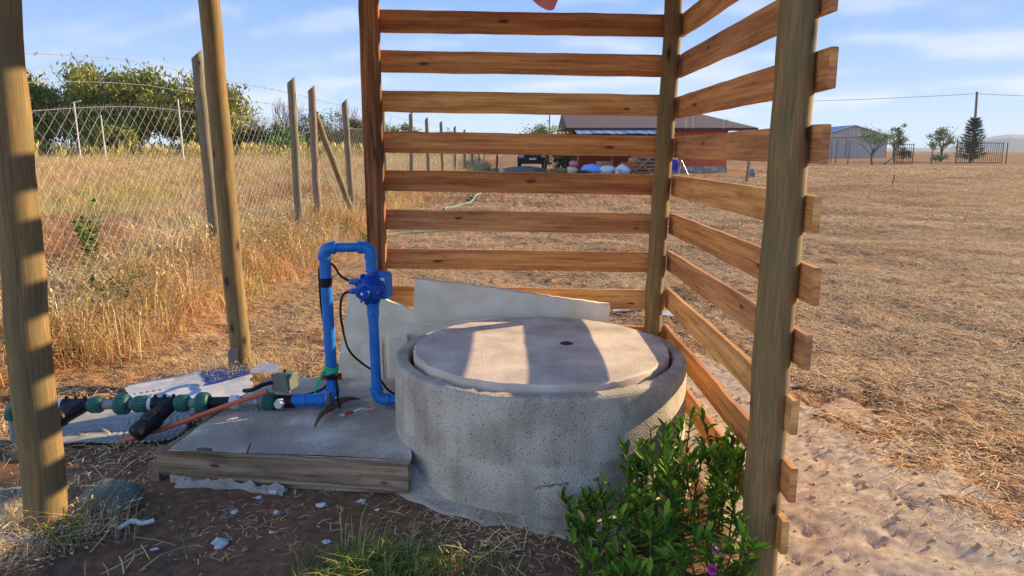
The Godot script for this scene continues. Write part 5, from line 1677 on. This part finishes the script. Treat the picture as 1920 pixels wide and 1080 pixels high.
# ---------- left skyline ----------
func left_background() -> void:
	var w := [srgb(140, 140, 54), srgb(116, 122, 48), srgb(168, 158, 64), srgb(98, 108, 46)]
	var grp := "drooping trees beyond the dry field"
	for q in [[-28.0, -52.0, 6.7, 8.6, 6.2, 4.2, "largest drooping green tree beyond the dry field", 38000, 110], [-34.4, -51.0, 6.2, 6.6, 6.0, 3.5, "drooping tree seen between the striped post and the largest tree", 24000, 80], [-22.6, -53.0, 6.2, 7.4, 5.8, 3.6, "drooping tree right of the largest one, behind the first fence post", 22000, 70], [-40.0, -54.0, 6.2, 8.0, 5.8, 3.6, "drooping tree partly hidden by the striped post", 9000, 40], [-31.5, -47.0, 3.2, 3.6, 2.8, 1.9, "low drooping sapling in front of the largest tree", 7000, 30], [-25.8, -47.5, 3.0, 3.2, 2.4, 1.8, "low drooping sapling between the two taller trees", 6000, 30]]:
		tree("drooping_tree", q[6], Vector3(q[0], 0.4, q[1]), q[2], Vector3(q[3], q[4], q[3] * 0.7), q[5], q[7], 0.34, w, 0.55, grp, q[8])
	var sh := [srgb(112, 124, 56), srgb(136, 140, 66), srgb(92, 106, 50)]
	for q in [[-20.6, 3.9, 4.0], [-18.2, 3.6, 3.8], [-16.6, 3.3, 3.6], [-14.4, 4.3, 3.8], [-12.4, 4.0, 3.6], [-10.2, 3.6, 3.8], [-8.0, 3.2, 3.4], [-5.0, 2.6, 3.6], [-23.5, 3.2, 3.8]]:
		tree("hedge_shrub", "green shrub in the hedge at the far edge of the dry field", Vector3(q[0], 0.4, -57.0 + sin(q[0] * 3.0)), q[1], Vector3(q[2], q[1] * 0.9, 2.0), q[1] * 0.5, 8500, 0.19, sh, 0.1, "hedge shrubs along the far field edge")
	tree("bright_shrub", "rounded bright green shrub standing before the far hedge", Vector3(-15.7, 0.4, -51.0), 2.3, Vector3(3.6, 2.1, 2.0), 1.3, 3600, 0.16, [srgb(98, 140, 56), srgb(116, 156, 64)], 0.0, "")
	for q in [[-17.4, 5.3], [-16.2, 5.0], [-12.4, 4.6], [-11.7, 4.2]]:
		var t := thing("bare_tree", "leafless tree with thin upright twigs above the far hedge", "tree", Vector3(q[0], 0.4, -56.0), "bare trees above the hedge")
		var g := G.new()
		limbs(g, Vector3.ZERO, q[1], 0.06, 0.9, 7)
		obj("trunk", g, M.bark, t)
		g = G.new()
		for k in 60:
			var a := Vector3(rr(-0.6, 0.6), q[1] * rr(0.45, 0.8), rr(-0.5, 0.5))
			tube(g, [a, a + Vector3(rr(-0.4, 0.4), q[1] * rr(0.1, 0.24), rr(-0.3, 0.3))], [0.018, 0.006], 4, false)
		obj("twigs", g, M.bark, t)
	var r := thing("red_roofed_hut", "small hut with an orange-red roof between far shrubs", "hut", Vector3(-22.0, 0.4, -58.0))
	box_of(r, "wall", Vector3(-1.1, 0, -1.5), Vector3(1.1, 1.5, 1.2), M.darkpine)
	var g2 := G.new()
	for s in [-1, 1]: g2.face4(Vector3(s * 1.4, 1.45, 1.5), Vector3(s * 1.4, 1.45, -1.8), Vector3(0, 2.2, -1.8), Vector3(0, 2.2, 1.5), Vector3(s * 0.5, 1, 0), srgb(178, 92, 66))
	g2.face(Vector3(-1.3, 1.45, 1.45), Vector3(1.3, 1.45, 1.45), Vector3(0, 2.15, 1.45), Vector3.BACK, srgb(150, 76, 56))
	obj("roof", g2, M.plain, r)
	var h := thing("pale_house", "low pale house with a light tin roof behind the far fence posts", "house", Vector3(-13.6, 0.4, -60.5))
	box_of(h, "wall", Vector3(-1.9, 0, -3), Vector3(2.4, 1.9, 0), M.plain, 0.01, srgb(176, 190, 208))
	box_of(h, "roof", Vector3(-2.2, 1.9, -3.3), Vector3(2.6, 2.1, 0.5), M.tin)
	box_of(h, "window", Vector3(-1.2, 0.8, -0.02), Vector3(-0.3, 1.5, 0.04), M.glass)
	box_of(h, "window", Vector3(0.6, 0.8, -0.02), Vector3(1.5, 1.5, 0.04), M.glass)
	var g3 := G.new()
	tube(g3, [Vector3(0.1, 2.1, -1), Vector3(-0.15, 2.75, -1)], 0.1, 8)
	obj("flue", g3, M.white, h)
	for q in [[-23.57, -40.0, 3.75], [-23.3, -42.0, 3.15], [-15.7, -35.0, 3.55]]:
		var g := G.new()
		tube(g, [Vector3(q[0], 0.2, q[1]), Vector3(q[0] - 0.05, q[2] + 0.3, q[1])], [0.036, 0.03], 6)
		if q[0] < -23.4: tube(g, [Vector3(q[0] - 0.05, q[2] + 0.26, q[1]), Vector3(q[0] + 0.35, q[2] + 0.36, q[1])], 0.03, 5)
		tag(obj("pale_pole", g, M.plaster), "thin pale pole standing at the far side of the dry field", "pole", "pale poles in the dry field")

# ---------- litter and dry growth ----------
func clump(n: int, hmin: float, hmax: float, spread: float, wid: float, lean: float, cols: Array, head := 0.0) -> ArrayMesh:
	var g := G.new()
	for k in n:
		var a := rr(0, TAU)
		var p := Vector3(cos(a), 0, sin(a)) * spread * sqrt(rng.randf())
		var h := rr(hmin, hmax)
		var b := rr(0, TAU)
		var d := Vector3(cos(b), 0, sin(b)) * lean * h * rr(0.2, 1.0)
		var side := Vector3(-sin(b), 0, cos(b)).rotated(Vector3.UP, rr(-0.8, 0.8)) * wid * 0.5
		var c: Color = cols[rng.randi() % cols.size()] * rr(0.75, 1.15)
		c.a = 1.0
		var p1 := p + d * 0.35 + Vector3.UP * h * 0.55
		var p2 := p + d + Vector3.UP * h * (1.0 - lean * 0.25)
		var nn := side.cross(p1 - p).normalized()
		var s := g.vert(p - side, nn, Vector2.ZERO, c)
		g.vert(p + side, nn, Vector2.ZERO, c); g.vert(p1 + side * 0.8, nn, Vector2.ZERO, c); g.vert(p1 - side * 0.8, nn, Vector2.ZERO, c); g.vert(p2, nn, Vector2.ZERO, c)
		g.tri(s, s + 1, s + 2); g.tri(s, s + 2, s + 3); g.tri(s + 3, s + 2, s + 4)
		if head > 0.0 and rng.randf() < 0.5:
			var e := p2 + (p2 - p1).normalized() * head * 2.0
			var w := side.normalized() * head * 0.3
			g.face4(p2 - w * 0.3, p2 + w * 0.3, (p2 + e) * 0.5 + w, (p2 + e) * 0.5 - w, nn, c * Color(1.05, 0.95, 0.8))
			g.face((p2 + e) * 0.5 - w, (p2 + e) * 0.5 + w, e, nn, c)
	return g.mesh()

func spread(called: String, label: String, category: String, m: Mesh, material: Material, xf: Array, cols: Array) -> void:
	var mm := MultiMesh.new()
	mm.transform_format = MultiMesh.TRANSFORM_3D
	mm.use_colors = true
	mm.mesh = m
	mm.instance_count = xf.size()
	for k in xf.size():
		mm.set_instance_transform(k, xf[k])
		mm.set_instance_color(k, cols[k])
	var o := MultiMeshInstance3D.new()
	o.multimesh = mm
	o.material_override = material
	o.name = numbered(called)
	add_child(o, true)
	tag(o, label, category, "", "stuff")

func straw_patch(n: int, size: float, lmin: float, lmax: float, wid: float, lift: float) -> ArrayMesh:
	var g := G.new()
	for k in n:
		var a := rr(0, TAU)
		var l := rr(lmin, lmax)
		var d := Vector3(cos(a), rr(-0.12, 0.28), sin(a)) * l * 0.5
		var p := Vector3(rr(-size, size), rr(0.001, lift), rr(-size, size))
		p.y = maxf(p.y, absf(d.y))
		var s := d.cross(Vector3.UP).normalized() * wid * 0.5
		var bow := Vector3(rr(-0.1, 0.1), rr(0.0, 0.15), rr(-0.1, 0.1)) * l
		var q := rr(0.55, 1.35)
		var c := srgb(226, 196, 146) * q
		c.a = 1.0
		g.face4(p - d - s, p - d + s, p + bow + s, p + bow - s, Vector3.UP, c)
		g.face4(p + bow - s, p + bow + s, p + d + s, p + d - s, Vector3.UP, c)
	return g.mesh()

func litter() -> void:
	var near := straw_patch(26, 0.18, 0.012, 0.06, 0.0028, 0.014)
	var coarse := straw_patch(9, 0.24, 0.05, 0.15, 0.0036, 0.02)
	var xf := []
	var cols := []
	var xf2 := []
	var cols2 := []
	var tries := 0
	while xf.size() < 24000 and tries < 80000:
		tries += 1
		var z := -2.0 - pow(rng.randf(), 0.75) * 15.0
		var x := rr(-1.0, 1.0) * (1.4 - z * 0.78)
		if x < fence_x(z) + 0.3: continue
		if absf(x + 0.4) < 1.22 and z < -2.85 and z > -4.1: continue
		var so := soil(x, z)
		var keep := 1.0 - 0.985 * sand(x, z)
		if so > 0.5: keep = 0.05 + 0.30 * ss(0.0, 0.35, nz.get_noise_2d(x * 9.0 + 5.0, z * 9.0))
		keep *= 0.25 + 0.75 * ss(-0.3, 0.25, nz.get_noise_2d(x * 8.0 + 77.0, z * 8.0) + nz.get_noise_2d(x * 30.0, z * 30.0 + 9.0) * 0.5)
		if rng.randf() > keep: continue
		var b := Basis(Vector3.UP, rr(0, TAU)).scaled(Vector3.ONE * rr(0.8, 1.3))
		var q := rr(0.7, 1.15)
		var c := Color(q, q * rr(0.90, 1.0), q * rr(0.78, 1.0))
		c.a = 1.0
		var at := Transform3D(b, Vector3(x, ground(x, z), z))
		if rng.randf() < 0.2:
			xf2.append(at); cols2.append(c)
		else:
			xf.append(at); cols.append(c)
	for k in 9000:           # coarser cover farther out
		var z := -13.0 - pow(rng.randf(), 1.3) * 42.0
		var x := rr(-1.0, 1.0) * (2.0 - z * 0.80)
		if x < fence_x(z) + 0.3: continue
		if x > 2.5 and z < -35.5 and x < 13.0: continue
		var q := rr(0.75, 1.2)
		xf2.append(Transform3D(Basis(Vector3.UP, rr(0, TAU)).scaled(Vector3(1, 0.8, 1) * lerpf(1.8, 4.0, ss(13.0, 50.0, -z))), Vector3(x, ground(x, z), z)))
		cols2.append(Color(q, q * rr(0.92, 1.0), q * rr(0.8, 1.0)))
	spread("straw_litter", "fine chopped straw scattered over the ground", "straw", near, M.dry, xf, cols)
	spread("straw_stalks", "longer dry stalks lying scattered over the ground", "straw", coarse, M.dry, xf2, cols2)

func dry_growth() -> void:
	var gold := [srgb(226, 204, 156), srgb(210, 184, 134), srgb(240, 224, 184), srgb(186, 156, 114)]
	var rust := [srgb(186, 132, 92), srgb(206, 158, 108), srgb(166, 116, 80)]
	var olive := [srgb(186, 174, 104), srgb(160, 156, 86), srgb(212, 192, 124)]
	var kinds := [clump(34, 0.14, 0.55, 0.18, 0.0042, 1.3, gold, 0.02), clump(34, 0.12, 0.42, 0.18, 0.005, 1.2, rust, 0.016), clump(30, 0.16, 0.46, 0.16, 0.005, 0.6, olive, 0.016)]
	var names := [["dry_grass", "golden dry grass of the field and the fence edge"], ["rusty_weeds", "reddish-brown dry weeds mixed through the field"], ["olive_weeds", "olive half-green weeds mixed through the field"]]
	var xf := [[], [], []]
	var cols := [[], [], []]
	var put := func(x: float, z: float, s: float, k: int) -> void:
		var q := rr(0.78, 1.15)
		xf[k].append(Transform3D(Basis(Vector3.UP, rr(0, TAU)).scaled(Vector3(s * rr(0.9, 1.5), s * rr(0.7, 1.25), s * rr(0.9, 1.5))), Vector3(x, ground(x, z) - 0.02, z)))
		cols[k].append(Color(q, q * rr(0.94, 1.0), q * rr(0.86, 1.0)))
	for k in 16000:          # the field beyond the fence
		var z := -3.5 - pow(rng.randf(), 1.35) * 52.0
		var x := fence_x(z) + 0.15 - pow(rng.randf(), 1.2) * (3.0 - z * 0.72)
		var n := nz.get_noise_2d(x * 2.2, z * 2.2)
		var kind := 0
		if n + rr(-0.3, 0.3) > 0.16: kind = 1
		elif n + rr(-0.3, 0.3) < -0.24: kind = 2
		put.call(x, z, lerpf(0.75, 1.9, ss(8.0, 45.0, -z)), kind)
	for k in 1800:           # thick thatch along the foot of the fence
		var z := rr(-4.6, -12.5)
		var x := fence_x(z) + rng.randfn() * 0.30 + 0.05
		if x > fence_x(z) + 0.7: continue
		put.call(x, z, rr(0.5, 1.35) * (0.8 + 0.5 * nz.get_noise_2d(x * 12.0, z * 12.0)), 0 if rng.randf() < 0.62 else 1 if rng.randf() < 0.6 else 2)
	for k in 500:
		var z := rr(-12.5, -40.0)
		put.call(fence_x(z) + rng.randfn() * 0.35, z, rr(0.7, 1.1), 0 if rng.randf() < 0.6 else 2)
	for q in [[-1.785, -4.57, 46, 0.17], [-1.80, -2.50, 34, 0.16], [-1.95, -2.42, 16, 0.2]]:
		for k in q[2]: put.call(q[0] + rng.randfn() * q[3], q[1] + rng.randfn() * q[3] * 0.8, rr(0.28, 0.5), 0)
	for k in 3:
		spread(names[k][0], names[k][1], "dry grass", kinds[k], M.dry, xf[k], cols[k])
	var tall := clump(16, 0.5, 1.1, 0.3, 0.03, 0.25, olive, 0.12)
	var tx := []
	var tc := []
	for k in 900:            # taller growth before the far hedge
		var x := rr(-42.0, -3.0)
		var z := rr(-54.0, -43.0)
		if x > fence_x(z) - 0.5: continue
		tx.append(Transform3D(Basis(Vector3.UP, rr(0, TAU)).scaled(Vector3.ONE * rr(0.6, 1.5)), Vector3(x, ground(x, z), z)))
		var q := rr(0.7, 1.1)
		tc.append(Color(q, q, q * 0.9))
	spread("tall_weeds", "tall pale weeds standing along the far edge of the field", "weeds", tall, M.dry, tx, tc)
	# clods and grit on the bare earth and the sand
	var gk := G.new()
	lump(gk, Vector3.ZERO, Vector3(1, 0.7, 0.9), 2.0, 0.8, Color.WHITE, 4, 6, true)
	var kx := []
	var kc := []
	for k in 5000:
		var x := rr(-2.2, 2.6)
		var z := rr(-5.2, -2.0)
		if maxf(sand(x, z), soil(x, z)) < 0.5: continue
		if absf(x + 0.4) < 1.25 and z < -2.8 and z > -4.1: continue
		var s := 0.004 + 0.022 * pow(rng.randf(), 5.0)
		kx.append(Transform3D(Basis(Vector3.UP, rr(0, TAU)).scaled(Vector3.ONE * s), Vector3(x, ground(x, z) + s * 0.2, z)))
		kc.append(srgb(190, 166, 134) * rr(0.7, 1.1) if x > 0.8 else srgb(140, 106, 84) * rr(0.7, 1.2))
	for k in kc.size(): kc[k].a = 1.0
	spread("clods", "small clods and grit on the bare earth and sand", "clods", gk.mesh(), M.plain, kx, kc)
	# green weeds, each a plant
	for q in [[-3.10, -5.53, 0.42, "upright green weed with dark leaves at the edge of the tall dry grass"], [-3.0, -9.0, 0.42, "spreading green weed behind the slim post"], [-2.75, -9.4, 0.34, "low green weed right of the slim post"], [-2.55, -10.8, 0.36, "low spreading green weed at the reddish fence post"], [-2.2, -10.9, 0.3, "green weed beside the track near the board post"], [-4.4, -7.4, 0.6, "tall thistle-like weed behind the wire mesh"], [-3.9, -6.6, 0.62, "tall dark weed close behind the wire mesh"], [-1.46, -3.05, 0.12, "pale little weed at the corner of the slab"], [-1.66, -2.45, 0.14, "small green weed at the foot of the striped post"]]:
		var t := thing("green_weed", q[3], "weed", Vector3(q[0], ground(q[0], q[1]), q[1]), "green weeds along the fence and slab")
		var g := G.new()
		var gl := G.new()
		for k in 9:
			var a := TAU * k / 9 + rr(-0.3, 0.3)
			var sp := 0.25 if q[2] > 0.5 else 0.75
			var e := Vector3(cos(a) * q[2] * sp * rr(0.3, 1), q[2] * rr(0.5, 1.0), sin(a) * q[2] * sp * rr(0.3, 1))
			tube(g, [Vector3.ZERO, e * 0.5 + Vector3.UP * 0.03, e], [0.005, 0.004, 0.002], 5, false, srgb(110, 120, 60))
			for j in 14:
				var p := e * rr(0.25, 1.0)
				var d: Vector3 = Vector3(rr(-1, 1), rr(-0.2, 0.7), rr(-1, 1)).normalized() * q[2] * rr(0.09, 0.17)
				var s: Vector3 = d.cross(Vector3.UP).normalized() * d.length() * 0.28
				gl.face4(p, p + d * 0.5 + s, p + d, p + d * 0.5 - s, Vector3.UP, [srgb(88, 116, 46), srgb(112, 140, 58), srgb(72, 100, 42)][j % 3])
		obj("stems", g, M.leaf, t)
		obj("leaves", gl, M.leaf, t)
	# green grass in the shade of the well
	var gm := clump(26, 0.05, 0.16, 0.10, 0.004, 1.2, [srgb(96, 122, 56), srgb(116, 138, 64), srgb(150, 156, 86), srgb(176, 160, 104)])
	var gx := []
	var gc := []
	for k in 80:
		var w := rng.randf()
		var x := rng.randfn() * 0.13 - 0.43 if w < 0.5 else rr(-1.6, 0.1)
		var z := -2.27 + rng.randfn() * 0.05 if w < 0.5 else rr(-2.9, -2.15)
		if w >= 0.5 and nz.get_noise_2d(x * 12.0 + 500.0, z * 12.0) < 0.02: continue
		if z < -2.8: continue
		gx.append(Transform3D(Basis(Vector3.UP, rr(0, TAU)).scaled(Vector3.ONE * (rr(0.7, 1.1) if w < 0.5 else rr(0.2, 0.5))), Vector3(x, ground(x, z), z)))
		gc.append(Color.WHITE * rr(0.8, 1.1))
	for k in gc.size(): gc[k].a = 1.0
	spread("green_grass", "tufts of green grass on the shaded soil before the well ring", "grass", gm, M.leaf, gx, gc)
